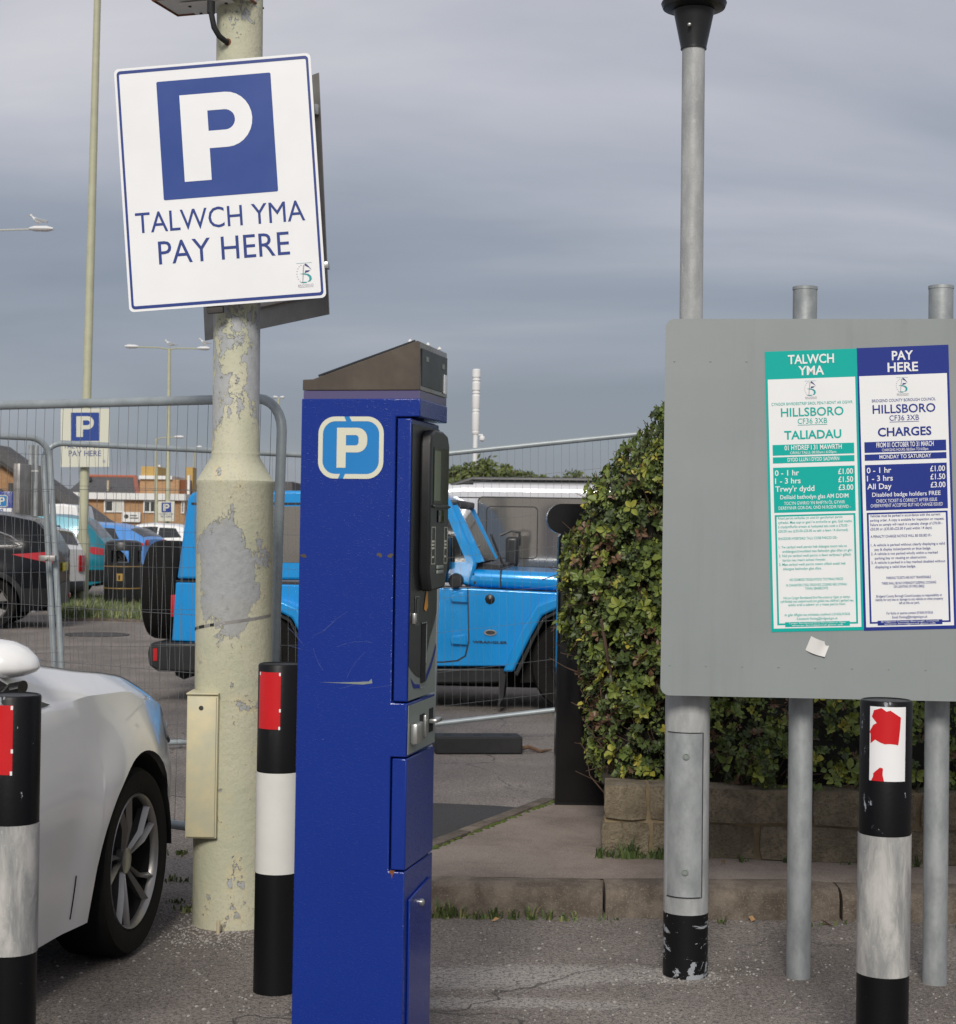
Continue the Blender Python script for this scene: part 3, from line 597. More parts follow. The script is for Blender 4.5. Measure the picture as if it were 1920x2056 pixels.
edge = [(-62 + 97 * t, .273) for t in [i / 10 for i in range(11)]] + [(35, .273 + .549 * t) for t in [i / 6 for i in range(1, 7)]] + [(35 - 97 * t, .822) for t in [i / 10 for i in range(1, 11)]]
sm.tube([q + sh * z_ + Vector((math.sin(R(a_)) * e_, -math.cos(R(a_)) * e_, 0)) for a_, z_ in edge], .0016, 5); sm.build('door_seam', 'dark_trim', dr)
zt = zat(1393, 93, q.y); b_ = q + sh * zt; b_.z = zt
MB().lathe(b_ - sh * .01, [(.044, 0), (.044, .008), (.068, .125), (.07, .13)], 32, sh).build('lantern_neck', 'black_plastic', lp)
MB().lathe(b_ + sh * .118, [(.05, 0), (.105, .012), (.111, .028), (.104, .042), (.08, .05)], 40, sh).build('flange', 'black_plastic', lp)
MB().lathe(b_ + sh * .168, [(.08, 0), (.13, .06), (.15, .16), (.13, .26), (.06, .31), (.01, .32)], 28, sh).build('globe', 'lantern_white', lp)
MB().lathe(b_ + Vector((-.022, -.06, .055)), [(.006, 0), (.006, .01), (.003, .012)], 10, (-.2, -1, -.1)).build('grub_screw', 'steel', lp)
# ================================================================== notice board on two posts, with two notices
p1, p2 = gnd(1603, 1962), gnd(1877, 1974)
nb = thing('notice_board', (p1 + p2) / 2, 'large grey metal notice board on two galvanised tube posts', 'notice board')
for q in (p1, p2):
    zt = zat(1612 if q is p1 else 1885, 575 if q is p1 else 573, q.y); r_ = .0405
    MB().lathe(q, [(r_, -.02), (r_, zt - .012), (r_ + .0015, zt - .012), (r_ + .0015, zt - .002), (r_ - .004, zt)], 28, (-.004, 0, 1)).build('post', 'galvanised', nb)
tl, bl = at(1333, 640, 5.585), at(1326, 1396, 5.585)
ang = R(-5.5); ub = Vector((math.cos(ang), math.sin(ang), 0.004)); FB = Fr(bl, ub, (0, 0, 1), (math.sin(ang), -math.cos(ang), 0)); hb = tl.z - bl.z
pn = MB(); lp_ = rrect(0, 1.75, 0, hb, 0.03); pn.prism(FB, lp_, -0.0035, 0.0); PN = pn.build('panel', 'board_grey', nb, 25)
for v_ in (0.10, hb - 0.17):
    for i in range(9):
        MB().lathe(FB.p(.03 + i * .118, v_ + (.0 if v_ < .5 else .03), 0), [(.0035, -.001), (.0035, .001), (.001, .0016)], 8, FB.n).build('rivet', 'panel_grey', PN)
    MB().box(FB, 0.1, 1.7, v_ - .025, v_ + .025, -.03, -.0037, .003).build('rail', 'galvanised', nb)
def logo(fr, cx_, cy_, h, parent, c=0.0):               # the council's letter-B sail emblem
    k = h
    def T(pts): return [(cx_ + a_ * k, cy_ + b_ * k) for a_, b_ in pts]
    nv, te, gy = MB(), MB(), MB()
    shape(nv, fr, [T([(.0, .44), (.06, .47), (.16, .37), (.26, .22), (.27, .2), (.16, .31), (.02, .39)])], c)
    shape(nv, fr, [T([(.03, .2), (.22, .195), (.15, .14), (-.01, .1)])], c)
    shape(gy, fr, [T([(-.05, .42), (-.0, .42), (-.09, -.26), (-.12, -.26)])], c)
    shape(te, fr, [T([(-.2, .085), (-.02, .09), (.14, .06), (.24, -.03), (.26, -.14), (.2, -.23), (.08, -.25), (.16, -.17), (.16, -.06), (.07, .02), (-.05, .05)])], c)
    shape(te, fr, [T([(-.22, -.255), (-.05, -.235), (.08, -.25), (.03, -.285), (-.08, -.285)])], c)
    shape(te, fr, [T(rect(-.3, .3, .485, .495))], c); shape(gy, fr, [T(rect(-.28, .3, -.45, -.44))], c)
    for i in range(9):
        a_ = R(112 + i * 17); x_, y_ = -.02 + .29 * math.cos(a_), .08 + .36 * math.sin(a_); shape(gy, fr, [T([(x_ - .022, y_ - .012), (x_ + .02, y_ - .016), (x_ + .022, y_ + .012), (x_ - .018, y_ + .016)])], c)
    text(gy, fr, 'BRIDGEND', cx_ + .01 * k, cy_ - .415 * k, .085 * k, .6 * k, c=c)
    e = nv.build('emblem', 'logo_navy', parent, False); te.build('emblem_wave', 'logo_teal', e, False); gy.build('emblem_lettering', 'logo_grey', e, False)
TEXT = text
def notice(name, label, fr, w, h, main, ink, L_):
    root = thing(name, fr.o, label, 'notice'); V = lambda v_: h * (1 - v_)
    MB().prism(fr, rect(0, w, 0, h), 0.0006, 0.0016).build('sheet', main, root, False)
    wp = MB(); shape(wp, fr, [rect(.025 * w, .975 * w, V(.988), V(.100))], .0021); wp.build('white_field', 'notice_white', root, False)
    bl_ = MB()
    for v0, v1 in ((.334, .372), (.378, .400), (.415, .576)): shape(bl_, fr, [rect(.06 * w, .945 * w, V(v1), V(v0))], .0026)
    shape(bl_, fr, [rect(.065 * w, .94 * w, V(.976), V(.584)), rect(.085 * w, .92 * w, V(.970), V(.590))], .0026)
    shape(bl_, fr, [rect(.15 * w, .85 * w, V(.983), V(.966))], .0028); bl_.build('colour_band', main, root, False)
    hw_, hi = MB(), MB(); c = .0032; text0 = TEXT
    text0(hw_, fr, L_[0], .5 * w, V(.047), .031 * h, L_[1] * w, bold=.02, c=c); text0(hw_, fr, L_[2], .5 * w, V(.088), .031 * h, L_[3] * w, bold=.02, c=c)
    hw_.build('heading', 'notice_white', root, False); logo(fr, .49 * w, V(.143), .068 * h, root, c)
    text0(hi, fr, L_[4], .5 * w, V(.194), .010 * h, L_[5] * w, c=c)
    text0(hi, fr, 'HILLSBORO', .5 * w, V(.234), .0295 * h, .68 * w, bold=.012, c=c); text0(hi, fr, 'CF36 3XB', .5 * w, V(.261), .0185 * h, .32 * w, c=c); shape(hi, fr, [rect(.34 * w, .66 * w, V(.2665), V(.265))], c)
    text0(hi, fr, L_[6], .5 * w, V(.315), .029 * h, L_[7] * w, bold=.022, c=c); hi.build('place_lettering', ink, root, False)
    wt = None
    def text(_m, *a_, **k_):
        m_ = MB(); TEXT(m_, *a_, **k_); m_.build('lettering_line', 'notice_white', root, False)
    text(wt, fr, L_[8], .5 * w, V(.354), .0165 * h, .62 * w, bold=.015, c=c); text(wt, fr, L_[9], .5 * w, V(.3685), .0095 * h, .5 * w, c=c); text(wt, fr, L_[10], .5 * w, V(.3945), .013 * h, .56 * w, bold=.01, c=c)
    for i, (a_, b_) in enumerate(L_[11]):
        v_ = .444 + .0285 * i; text(wt, fr, a_, .078 * w, V(v_), .019 * h, None, 'L', .012, c); text(wt, fr, b_, .925 * w, V(v_), .019 * h, .16 * w, 'R', .012, c)
    text(wt, fr, L_[12], .5 * w, V(.528), .0145 * h, .74 * w, bold=.008, c=c); text(wt, fr, L_[13], .5 * w, V(.549), .0115 * h, .66 * w, c=c); text(wt, fr, L_[14], .5 * w, V(.5655), .0115 * h, .78 * w, c=c)
    text(wt, fr, L_[15], .5 * w, V(.9725), .0055 * h, .62 * w, c=c); text(wt, fr, L_[16], .5 * w, V(.9805), .0055 * h, .56 * w, c=c)
    sp = MB()
    for v_, al, s_, wd in L_[17]: TEXT(sp, fr, s_, (.5 if al == 'C' else al) * w, V(v_), .0088 * h, wd * w, 'C' if al == 'C' else 'L', .004, c)
    sp.build('small_print', ink, root, False, 'stuff'); return root
def board_px(px, py):                                   # pixel -> board coordinates
    d = ray(px, py); t = (FB.o - CAMP).dot(FB.n) / d.dot(FB.n); r_ = CAMP + d * t - FB.o; return r_.dot(FB.u), r_.dot(FB.v)
def nframe(tl_, tr_, br_, bl_):
    a_, b_, d_, e_ = [Vector(board_px(*q)) for q in (tl_, tr_, br_, bl_)]
    u2 = ((b_ - a_) + (d_ - e_)) / 2; w = u2.length; h = ((a_ - e_) + (b_ - d_)).length / 2; u2.normalize(); v2 = Vector((-u2.y, u2.x))
    return Fr(FB.p(e_.x, e_.y), FB.u * u2.x + FB.v * u2.y, FB.u * v2.x + FB.v * v2.y, FB.n), w, h
cy = ['TALWCH', .50, 'YMA', .28, 'CYNGOR BWRDEISTREF SIROL PEN-Y-BONT AR OGWR', .88, 'TALIADAU', .62, '01 HYDREF I 31 MAWRTH', 'ORIAU TALU: 08:00am i 6:00pm', 'DYDD LLUN I DYDD SADWRN',
      [('0 - 1 hr', '£1.00'), ('1 - 3 hrs', '£1.50'), ("Trwy'r dydd", '£3.00')], 'Deiliaid bathodyn glas AM DDIM', 'TOCYN GWIRIO YN RHIFYN ÔL GYWIR', 'DERBYNNIR GOR-DAL OND NI RODIR NEWID -',
      'Cyngor Bwrdeistref Sirol Pen-y-bont ar Ogwr', 'www.bridgend.gov.uk',
      [(.600, .1, 'Rhaid parcio cerbydau yn unol â’r gorchymyn parcio', .70), (.6155, .1, 'cyfredol. Mae copi ar gael i’w archwilio ar gais. Gall methu', .80), (.631, .1, 'â chydymffurfio arwain at hysbysiad talu cosb o £70.00 -', .77), (.6465, .1, '£50.00 neu (£35.00-£25.00 os telir o fewn 14 diwrnod).', .76),
       (.673, .1, 'RHODDIR HYSBYSIAD TALU COSB PARCIO OS:-', .64), (.703, .1, '1. Yw cerbyd wedi parcio heb ddangos tocyn talu ac', .74), (.7185, .14, 'arddangos/trwydded neu fathodyn glas dilys yn glir.', .76), (.734, .1, '2. Nid yw cerbyd wedi parcio o fewn terfynau’r gilfach', .78), (.7495, .14, 'barcio neu mae’n achosi rhwystr.', .47), (.765, .1, '3. Mae cerbyd wedi parcio mewn cilfach anabl heb', .72), (.7805, .14, 'ddangos bathodyn glas dilys.', .42),
       (.820, 'C', 'NID OES MODD TROSGLWYDDO TOCYNNAU PARCIO', .58), (.839, 'C', 'NI CHANIATEIR CYSGU DROS NOS, COGINIO NEU GYNNAU', .66), (.8515, 'C', 'TANAU (BARBECIWS)', .25), (.884, 'C', 'Nid yw Cyngor Bwrdeistref Sirol Pen-y-bont ar Ogwr yn derbyn', .72), (.8965, 'C', 'cyfrifoldeb neu atebolrwydd am golled neu ddifrod i gerbyd neu', .79), (.909, 'C', 'eiddo arall a adewir yn y maes parcio hwn.', .62), (.9445, 'C', 'Ar gyfer diffygion neu ymholiadau cysylltwch â (01656) 815626', .71), (.959, 'C', 'E-bostiwch: Parking@bridgend.gov.uk', .44)]]
en = ['PAY', .23, 'HERE', .33, 'BRIDGEND COUNTY BOROUGH COUNCIL', .69, 'CHARGES', .58, 'FROM 01 OCTOBER TO 31 MARCH', 'CHARGING HOURS: 08:00am TO 6:00pm', 'MONDAY TO SATURDAY',
      [('0 - 1 hr', '£1.00'), ('1 - 3 hrs', '£1.50'), ('All Day', '£3.00')], 'Disabled badge holders FREE', 'CHECK TICKET IS CORRECT AFTER ISSUE', 'OVERPAYMENT ACCEPTED BUT NO CHANGE ISSUED',
      'Bridgend County Borough Council', 'www.bridgend.gov.uk',
      [(.600, .1, 'Vehicles must be parked in accordance with the current', .76), (.6155, .1, 'parking order. A copy is available for inspection on request.', .80), (.631, .1, 'Failure to comply will result in a penalty charge of £70.00 -', .78), (.6465, .1, '£50.00 or (£35.00-£25.00 if paid within 14 days).', .67),
       (.673, .1, 'A PENALTY CHARGE NOTICE WILL BE ISSUED IF:-', .66), (.703, .1, '1. A vehicle is parked without clearly displaying a valid', .80), (.7185, .14, 'pay & display ticket/permit or blue badge.', .61), (.734, .1, '2. A vehicle is not parked wholly within a marked', .72), (.7495, .14, 'parking bay or causing an obstruction.', .56), (.765, .1, '3. A vehicle is parked in a bay marked disabled without', .80), (.7805, .14, 'displaying a valid blue badge.', .44),
       (.820, 'C', 'PARKING TICKETS ARE NOT TRANSFERABLE', .48), (.839, 'C', 'THERE SHALL BE NO OVERNIGHT SLEEPING, COOKING', .59), (.8515, 'C', 'OR LIGHTING OF FIRES (BBQ)', .33), (.884, 'C', 'Bridgend County Borough Council accepts no responsibility or', .71), (.8965, 'C', 'liability for any loss or damage to any vehicle or other property', .73), (.909, 'C', 'left at this car park.', .22), (.9445, 'C', 'For faults or queries contact (01656) 815626', .5), (.959, 'C', 'Email: Parking@bridgend.gov.uk', .38)]]
f_, w_, h_ = nframe((1541, 708), (1727, 701), (1733, 1268), (1549, 1270)); notice('tariff_notice', 'teal and white Welsh tariff notice headed TALWCH YMA on the grey board', f_, w_, h_, 'notice_teal', 'notice_teal', cy)
f_, w_, h_ = nframe((1728.5, 701), (1914, 694), (1920, 1265), (1734.5, 1268)); notice('tariff_notice', 'blue and white English tariff notice headed PAY HERE on the grey board', f_, w_, h_, 'notice_blue', 'notice_blue', en)
a_, b_ = board_px(1642, 1301); ps = MB(); ps.grid(lambda s_, t: FB.p(a_ + (s_ - .5) * .062 + (t - .5) * .018, b_ + (t - .5) * .046 - (s_ - .5) * .022 + .012 * (s_ - .45) ** 2, .0015 + .012 * s_ * s_ * (1 - t) + .004 * math.sin(s_ * 5)), 10, 6)
tag(ps.build('paper_scrap', 'paper'), 'torn scrap of white paper stuck below the teal notice', 'paper')
# ================================================================== bollards
def bollard(px, Y, h, sl0, sl1, st, blk, sleeve, label, tornst=False):
    q = at(px, 1500, Y); q.z = 0; root = thing('bollard', q, label, 'bollard', 'black and white bollards'); r_ = .0695
    MB().lathe(q, [(r_, -.02), (r_, sl0)], 40).build('lower_tube', blk, root)
    MB().lathe(q, [(r_, sl1), (r_, h - .006), (r_ - .003, h - .001), (r_ - .006, h), (r_ - .009, h - .003), (.001, h - .004)], 40).build('upper_tube', blk, root)
    MB().lathe(q, [(r_ - .002, sl0 + .0005), (r_ + .0015, sl0 + .0005), (r_ + .0015, sl1 - .0005), (r_ - .002, sl1 - .0005)], 40, caps=False).build('sleeve', sleeve, root)
    a0, a1, z0, z1 = st
    if not tornst:
        s1 = curved(MB(), q, r_ + .0012, a0, a1, z0, z1).build('reflective_sticker', 'red_reflector', root)
        for aa, zz_ in ((a1 - 3, z1 - .006), (a0 + 5, z1 - .006), (a1 - 2.5, z0 + .004), (a1 - 1.5, z0 + .06)):
            curved(MB(), q, r_ + .0016, aa - 2, aa + 2.4, zz_ - .005, zz_ + .005, 3).build('worn_corner', 'sign_white', s1)
    else:
        s1 = curved(MB(), q, r_ + .0012, a0, a1, z0, z1).build('sticker_backing', 'sign_white', root)
        def cy_(s_, t, rr=r_ + .0018): a_ = R(a0 + (a1 - a0) * s_); return q + Vector((math.sin(a_) * rr, -math.cos(a_) * rr, z0 + (z1 - z0) * t))
        for lp_ in ([(.03, .5), (.03, .62), (.0, .66), (.1, .75), (.2, .78), (.06, .86), (.12, .95), (.32, .985), (.45, .94), (.55, .955), (.84, .86), (.82, .7), (.79, .56), (.77, .49), (.68, .5), (.55, .505), (.42, .5), (.3, .52), (.16, .555)], [(.06, .0), (.12, .06), (.12, .10), (.2, .14), (.3, .185), (.38, .175), (.37, .09), (.41, .0)]):
            vs, fs = flat_mesh([lp_]); bm = bmesh.new(); bvs = [bm.verts.new((a_, b_, 0)) for a_, b_ in vs]; [bm.faces.new([bvs[i] for i in f]) for f in fs]
            bmesh.ops.triangulate(bm, faces=bm.faces[:])
            for k in range(1, 8): bmesh.ops.bisect_plane(bm, geom=bm.verts[:] + bm.edges[:] + bm.faces[:], plane_co=(k / 8, 0, 0), plane_no=(1, 0, 0))
            bm.verts.index_update(); MB().add([cy_(w_.co.x, w_.co.y) for w_ in bm.verts], [[w_.index for w_ in f.verts] for f in bm.faces]).build('red_film', 'red_reflector', s1, True); bm.free()
    return root
bollard(26, 4.36, 1.05, .391, .722, (-75, 14.5, .852, 1.028), 'black_bollard', 'scuffed_sleeve', 'chipped black bollard with grey scuffed band beside the white car')
bollard(560, 5.45, 1.05, .383, .705, (-60, 9, .845, 1.026), 'black_bollard_clean', 'sleeve_white', 'clean black bollard with white band half hidden behind the blue pay machine')
bollard(1779, 4.58, 1.05, .314, .690, (-50, 32, .838, 1.036), 'black_bollard', 'scuffed_sleeve', 'black bollard with torn red sticker in front of the grey notice board', True)
# ================================================================== flaking lamp column with box, camera housing, tape
CT = Vector((-.0072, 0, 1)).normalized()
q = gnd(464, 1852); lc = thing('lamp_column', q, 'thick cream lamp column with flaking paint and grey bare patches', 'lamp column')
CQ = q.copy(); zs0, zs1 = zat(470, 968, q.y), zat(472, 912, q.y)
MB().lathe(q, [(.1435, -.03), (.144, 0), (.1435, zs0 - .012), (.1455, zs0 - .008), (.1455, zs0 + .004), (.143, zs0 + .006), (.0905, zs1 - .01), (.092, zs1 - .002), (.0905, zs1 + .004), (.088, zs1 + .012), (.0865, 3.4), (.084, 5.2)], 56, CT).build('shaft', 'flaking_paint', lc, 50)
fb = Fr(at(405, 1538, 6.2) , (1, 0, 0), (0, 0, 1), (0, -1, 0)); zb0, zb1 = zat(405, 1684, 6.2) - fb.o.z, zat(405, 1395, 6.2) - fb.o.z
bx = MB().box(fb, -.058, .056, zb0, zb1, -.14, -.004, .003).build('control_box', 'box_ochre', lc)
MB().box(fb, -.054, .050, zb0 + .006, zb1 - .008, -.003, .003, .0015).build('lid', 'box_ochre', bx)
MB().lathe(fb.p(-.005, zb1 - .048, .003), [(.0085, 0), (.0085, .002), (.005, .003), (.0045, .0005), (.001, .0005)], 14, fb.n).build('lock', 'iron', bx)
MB().box(fb, -.0595, .0575, zb1 + .0005, zb1 + .006, -.145, .006, .001).build('box_lip', 'box_ochre', bx)
tp = MB()                                              # remains of a black tape wound round the column
for a0, a1, mt in ((-80, -64, 0), (-62, -56, 1), (-54, -40, 0), (-39, -30, 1), (-29, -22, 0), (-20, 78, 1)):
    m_ = MB(); m_.grid(lambda s_, t: CQ + Vector((-.0082, 0, 0)) + Vector((math.sin(R(a0 + (a1 - a0) * s_)) * .1452, -math.cos(R(a0 + (a1 - a0) * s_)) * .1452, 1.092 + .058 * (1 - ((78 - (a0 + (a1 - a0) * s_)) / 158) ** 1.3) + .011 * t)), 8, 2)
    m_.build('tape_remnant', 'dark_trim' if mt == 0 else 'plate_back', lc)
MB().tube([CQ + Vector((-.02, -.19, -.01)), CQ + Vector((-.019, -.188, .05))], .007, 8).build('ground_bolt', 'beige_strip', lc)
ch = thing('camera_housing', at(430, 5, 6.3), 'rusty white camera housing bracketed to the column above the sign', 'camera')
fc = Fr(at(430, 12, 6.36), Vector((.93, -.3, 0)), Vector((.3, .93, 0)), (0, 0, 1))
MB().box(fc, -.19, .17, -.13, .07, .0, .13, .01).build('casing', 'white_paint', ch)
MB().tube([fc.p(a_, b_, 0) for a_, b_ in ((-.19, -.13), (-.19, .07), (.17, .07), (.17, -.13), (-.19, -.13))], .005, 5).build('rusty_rim', 'rust_and_shade_brown', ch); MB().box(fc, -.10, .11, -.09, .05, -.012, -.0045, .004).build('base_plate', 'white_paint', ch)
for a_, b_ in ((-.07, -.06), (.08, -.06), (.08, .03), (-.07, .03)): MB().lathe(fc.p(a_, b_, -.012), [(.006, 0), (.006, -.004), (.001, -.005)], 8).build('screw', 'iron', ch)
c0 = at(424, 8, 6.24); cb = [at(424, 6, 6.24), at(425, 30, 6.235), at(430, 55, 6.235), at(440, 72, 6.25), at(452, 82, 6.27), at(461, 87, 6.31)]
MB().tube(cb, .0105, 10).build('cable', 'rubber', ch); MB().lathe(c0 + Vector((0, 0, -.02)), [(.0145, -.015), (.0145, .03)], 12).build('cable_gland', 'rubber', ch)
MB().lathe(at(457, 84, 6.285), [(.014, 0), (.014, .03)], 12, (.3, 1, 0)).build('grommet', 'rust_and_shade_brown', ch)
# ================================================================== parking signs
def park_sign(name, label, fr, w, h, faint=False, detail=True, group=None):
    """sign plate centred on fr.o: white face, blue P square, two lines of writing"""
    root = thing(name, fr.o, label, 'sign', group); o_ = fr.at(-w / 2, -h / 2); U = lambda u: u * w; V = lambda v: h * (1 - v)
    white, blue, ink = ('cream_white', 'sign_blue', 'ink_blue') if faint else ('sign_white', 'sign_blue', 'ink_blue')
    k = max(1.0, fr.o.y / 8)
    MB().prism(o_, rrect(0, w, 0, h, .018), -.004, 0.0).build('plate', white, root, 25)
    m_ = MB(); shape(m_, o_, [rrect(U(.212), U(.793), V(.5535), V(.0667), .006)], .0008 * k); m_.build('blue_square', blue, root, False)
    m_ = MB(); shape(m_, o_, letter_p(U(.325), V(.485), U(.362), h * .355, U(.137), .635, .235), .0016 * k); m_.build('letter_p', white, root, False)
    t = MB(); text(t, o_, 'TALWCH YMA', U(.49), V(.68), h * .083, U(.86), c=.001 * k); text(t, o_, 'PAY HERE', U(.5), V(.814), h * .094, U(.665), c=.001 * k); t.build('lettering', ink, root, False)
    if detail:
        b_ = MB(); i_ = .0125 * w; g_ = .012 * w
        shape(b_, o_, [rrect(i_, w - i_, i_, h - i_, .014), rrect(i_ + g_, w - i_ - g_, i_ + g_ * 1.3, h - i_ - g_ * 1.3, .006)], .0008); b_.build('border', ink, root, False)
        logo(o_, U(.9), V(.905), h * .105, root, .001)
    else:
        m_ = MB(); shape(m_, o_, [rect(U(.87), U(.92), V(.93), V(.88))], .001 * k); m_.build('emblem', 'logo_grey', root, False)
    return root
def tilt_frame(px, py, Y, deg, yaw=0.0):                # a frame facing the camera, turned anticlockwise in its plane by deg
    a_ = R(deg); y_ = R(yaw); u = Vector((math.cos(y_), math.sin(y_), 0)); n = Vector((math.sin(y_), -math.cos(y_), 0)); z = Vector((0, 0, 1))
    return Fr(at(px, py, Y), u * math.cos(a_) + z * math.sin(a_), z * math.cos(a_) - u * math.sin(a_), n)
YS = 6.21; sF = tilt_frame(441, 367, YS, 4.75, -3.5); sc_ = FPX / YS
SG = park_sign('parking_sign', 'tilted white TALWCH YMA PAY HERE sign with large blue P on the flaking column', sF, 401 / sc_, 493 / sc_)
for a_, b_ in ((.30, .28), (.345, -.33)): MB().box(sF, a_ - .01, a_ + .035, b_ - .012, b_ + .012, -.05, -.006, .002).build('channel_end', 'steel', SG)
for b_ in (.30, -.30): MB().box(sF, -.33, .33, b_ - .02, b_ + .02, -.026, -.0045, .002).build('rail', 'plate_back', SG)
MB().box(sF, -.08, -.02, -.475, -.44, -.03, -.006, .002).build('clip', 'iron', SG)
tr_, br_ = at(641, 146, 6.42), at(662, 631, 6.42); bl_ = at(413, 684, 6.95); tl_ = bl_ + (tr_ - br_)
n_ = (br_ - bl_).cross(tl_ - bl_).normalized(); m_ = MB(); m_.add([bl_, br_, tr_, tl_] + [v + n_ * .004 for v in (bl_, br_, tr_, tl_)], [(0, 1, 2, 3), (7, 6, 5, 4), (0, 4, 5, 1), (1, 5, 6, 2), (2, 6, 7, 3), (3, 7, 4, 0)])
bs = thing('sign_plate', (bl_ + tr_) / 2, 'bare grey back of a second sign facing away behind the flaking column', 'sign'); m_.build('plate', 'plate_back', bs, False)
vv = (tr_ - br_).normalized(); uu = (br_ - bl_).normalized(); FBk = Fr(br_, uu, vv, -n_ if n_.y > 0 else n_)
for b_ in (.10, .78): MB().box(FBk, -.60, -.004, b_ - .02, b_ + .02, .0005 + (.004 if n_.y < 0 else 0), .025, .002).build('rail', 'steel', bs)
# ================================================================== blue pay machine
D0 = 4.1; th = R(13); d2 = Vector((math.sin(th), math.cos(th), 0)); d1 = Vector((math.cos(th), -math.sin(th), 0)); up = Vector((0, 0, 1))
cor = at(817, 1440, D0); cor.z = 0; MW, MF = .281, .27
FS = Fr(cor, d1, up, -d2); FF = Fr(cor, d2, up, d1)
zc = lambda py: zat(817, py, D0)
pm = thing('pay_machine', cor + d2 * .13 - d1 * .14, 'tall blue parking pay machine with sloping black solar top', 'pay machine')
def bevmod(o, w, seg=2):
    b = o.modifiers.new('bevel', 'BEVEL'); b.width = w; b.segments = seg; b.limit_method = 'ANGLE'; b.angle_limit = R(35); return o
zA, zB, zC, zD, zT = zc(1752), zc(1521), zc(1413), zc(836), zc(800)
sil = [(-MW, 0), (0, 0), (0, zA), (-.04, zA), (-.04, zB), (0, zB), (0, zC), (-.04, zC), (-.04, zD), (.021, zD), (.021, zT), (-MW, zT)]
bevmod(MB().prism(FS, sil, -MF, 0).build('casing', 'blue_enamel', pm, 30), .0025)
bevmod(MB().box(FS, -.0355, 0, zC + .004, zD - .004, -MF + .001, -.001).build('upper_door', 'blue_enamel', pm, 30), .003)
ld = bevmod(MB().box(FS, -.0355, .001, zA + .004, zB - .004, -MF + .001, -.001).build('lower_door', 'blue_enamel', pm, 30), .003)
# solar cap: violet light band, brown side, dark glass front
zb = zc(783.5)
MB().prism(FS, [(-MW + .004, zT), (.019, zT), (.019, zb), (-MW + .004, zb)], -MF + .003, -.003).build('light_band', 'violet_band', pm, False)
zp, zl = zc(686), zc(761)
cp = bevmod(MB().prism(FS, [(-MW + .002, zb + .001), (.020, zb + .001), (.018, zp), (.012, zp + .003), (-MW + .028, zl + .001), (-MW + .002, zl)], -MF, 0).build('solar_cap', 'solar_cap', pm, 30), .0015)
MB().box(FF, .012, MF - .008, zb + .012, zp - .014, .0185, .0215, .001).build('cap_front_glass', 'black_plastic', cp, False)
MB().box(FF, MF - .045, MF - .02, zc(775), zc(735), .022, .0235).build('white_slit', 'sign_white', cp, False)
for a_, z_ in ((.05, 712), (.21, 714)): MB().box(FF, a_, a_ + .02, zc(z_ + 10), zc(z_), .022, .0232).build('cap_label', 'panel_grey', cp, False)
lslope = Fr(FS.p(-MW + .03, zl + .002, 0), (d1 * (MW - .018) + up * (zp - zl)), d2, (up * (MW - .018) - d1 * (zp - zl)))
MB().box(lslope, .01, .27, .012, MF - .012, .003, .008, .001).build('solar_panel', 'solar_glass', cp, False)
for i, (a_, c_) in enumerate(((-.012, .02), (.012, .1), (.016, .2), (-.02, .24))): MB().lathe(FS.p(a_, zp + .002, -c_), [(.006, 0), (.003, .006), (.001, .007)], 6).build('bird_dropping', 'white_paint', cp)
# P emblem on the side
SX = lambda px: -MW + (px - 602.5) / 226 * MW
SZ = lambda py: zat(700, py, D0 + .03)
x0, x1, y0, y1 = SX(639), SX(773), SZ(961), SZ(836); w_, h_ = x1 - x0, y1 - y0; g_ = .0115
m_ = MB(); shape(m_, FS, [rrect(x0, x1, y0, y1, .042)], .0008); em = m_.build('emblem_ground', 'logo_sky', pm, False)
m_ = MB()
fo, fi = rrect(x0, x1, y0, y1, .042, 10), rrect(x0 + g_, x1 - g_, y0 + g_, y1 - g_, .032, 10)
xt, xb = x0 + w_ * .435, x0 + w_ * .335; sl = .012                                      # two slanted breaks in the cream frame
Rr = [(xt + sl * .9 + .010, y1 - g_), (xt + sl * .2 + .0035, y1)]
def part_frame(side):
    if side == 'R':
        o_ = [p_ for p_ in fo if (p_[0] > (x0 + x1) / 2)]; i_ = [p_ for p_ in fi if (p_[0] > (x0 + x1) / 2)]
        top = [p_ for p_ in o_ if p_[1] > (y0 + y1) / 2]; bot = [p_ for p_ in o_ if p_[1] <= (y0 + y1) / 2]
        ti = [p_ for p_ in i_ if p_[1] > (y0 + y1) / 2]; bi = [p_ for p_ in i_ if p_[1] <= (y0 + y1) / 2]
        return [(xb + .009, y0)] + sorted(bot, key=lambda p_: p_[0] + p_[1]) + sorted(top, key=lambda p_: p_[1] - p_[0]) + [(xt + .006, y1), (xt + .012, y1 - g_)] + sorted(ti, key=lambda p_: -(p_[1] - p_[0])) + sorted(bi, key=lambda p_: -(p_[0] + p_[1])) + [(xb + .014, y0 + g_)]
    o_ = [p_ for p_ in fo if (p_[0] < (x0 + x1) / 2)]; i_ = [p_ for p_ in fi if (p_[0] < (x0 + x1) / 2)]
    top = [p_ for p_ in o_ if p_[1] > (y0 + y1) / 2]; bot = [p_ for p_ in o_ if p_[1] <= (y0 + y1) / 2]
    ti = [p_ for p_ in i_ if p_[1] > (y0 + y1) / 2]; bi = [p_ for p_ in i_ if p_[1] <= (y0 + y1) / 2]
    return [(xt - .007, y1)] + sorted(top, key=lambda p_: -(p_[0] + p_[1])) + sorted(bot, key=lambda p_: p_[0] - p_[1]) + [(xb - .004, y0), (xb + .001, y0 + g_)] + sorted(bi, key=lambda p_: -(p_[0] - p_[1])) + sorted(ti, key=lambda p_: p_[0] + p_[1]) + [(xt - .002, y1 - g_)]
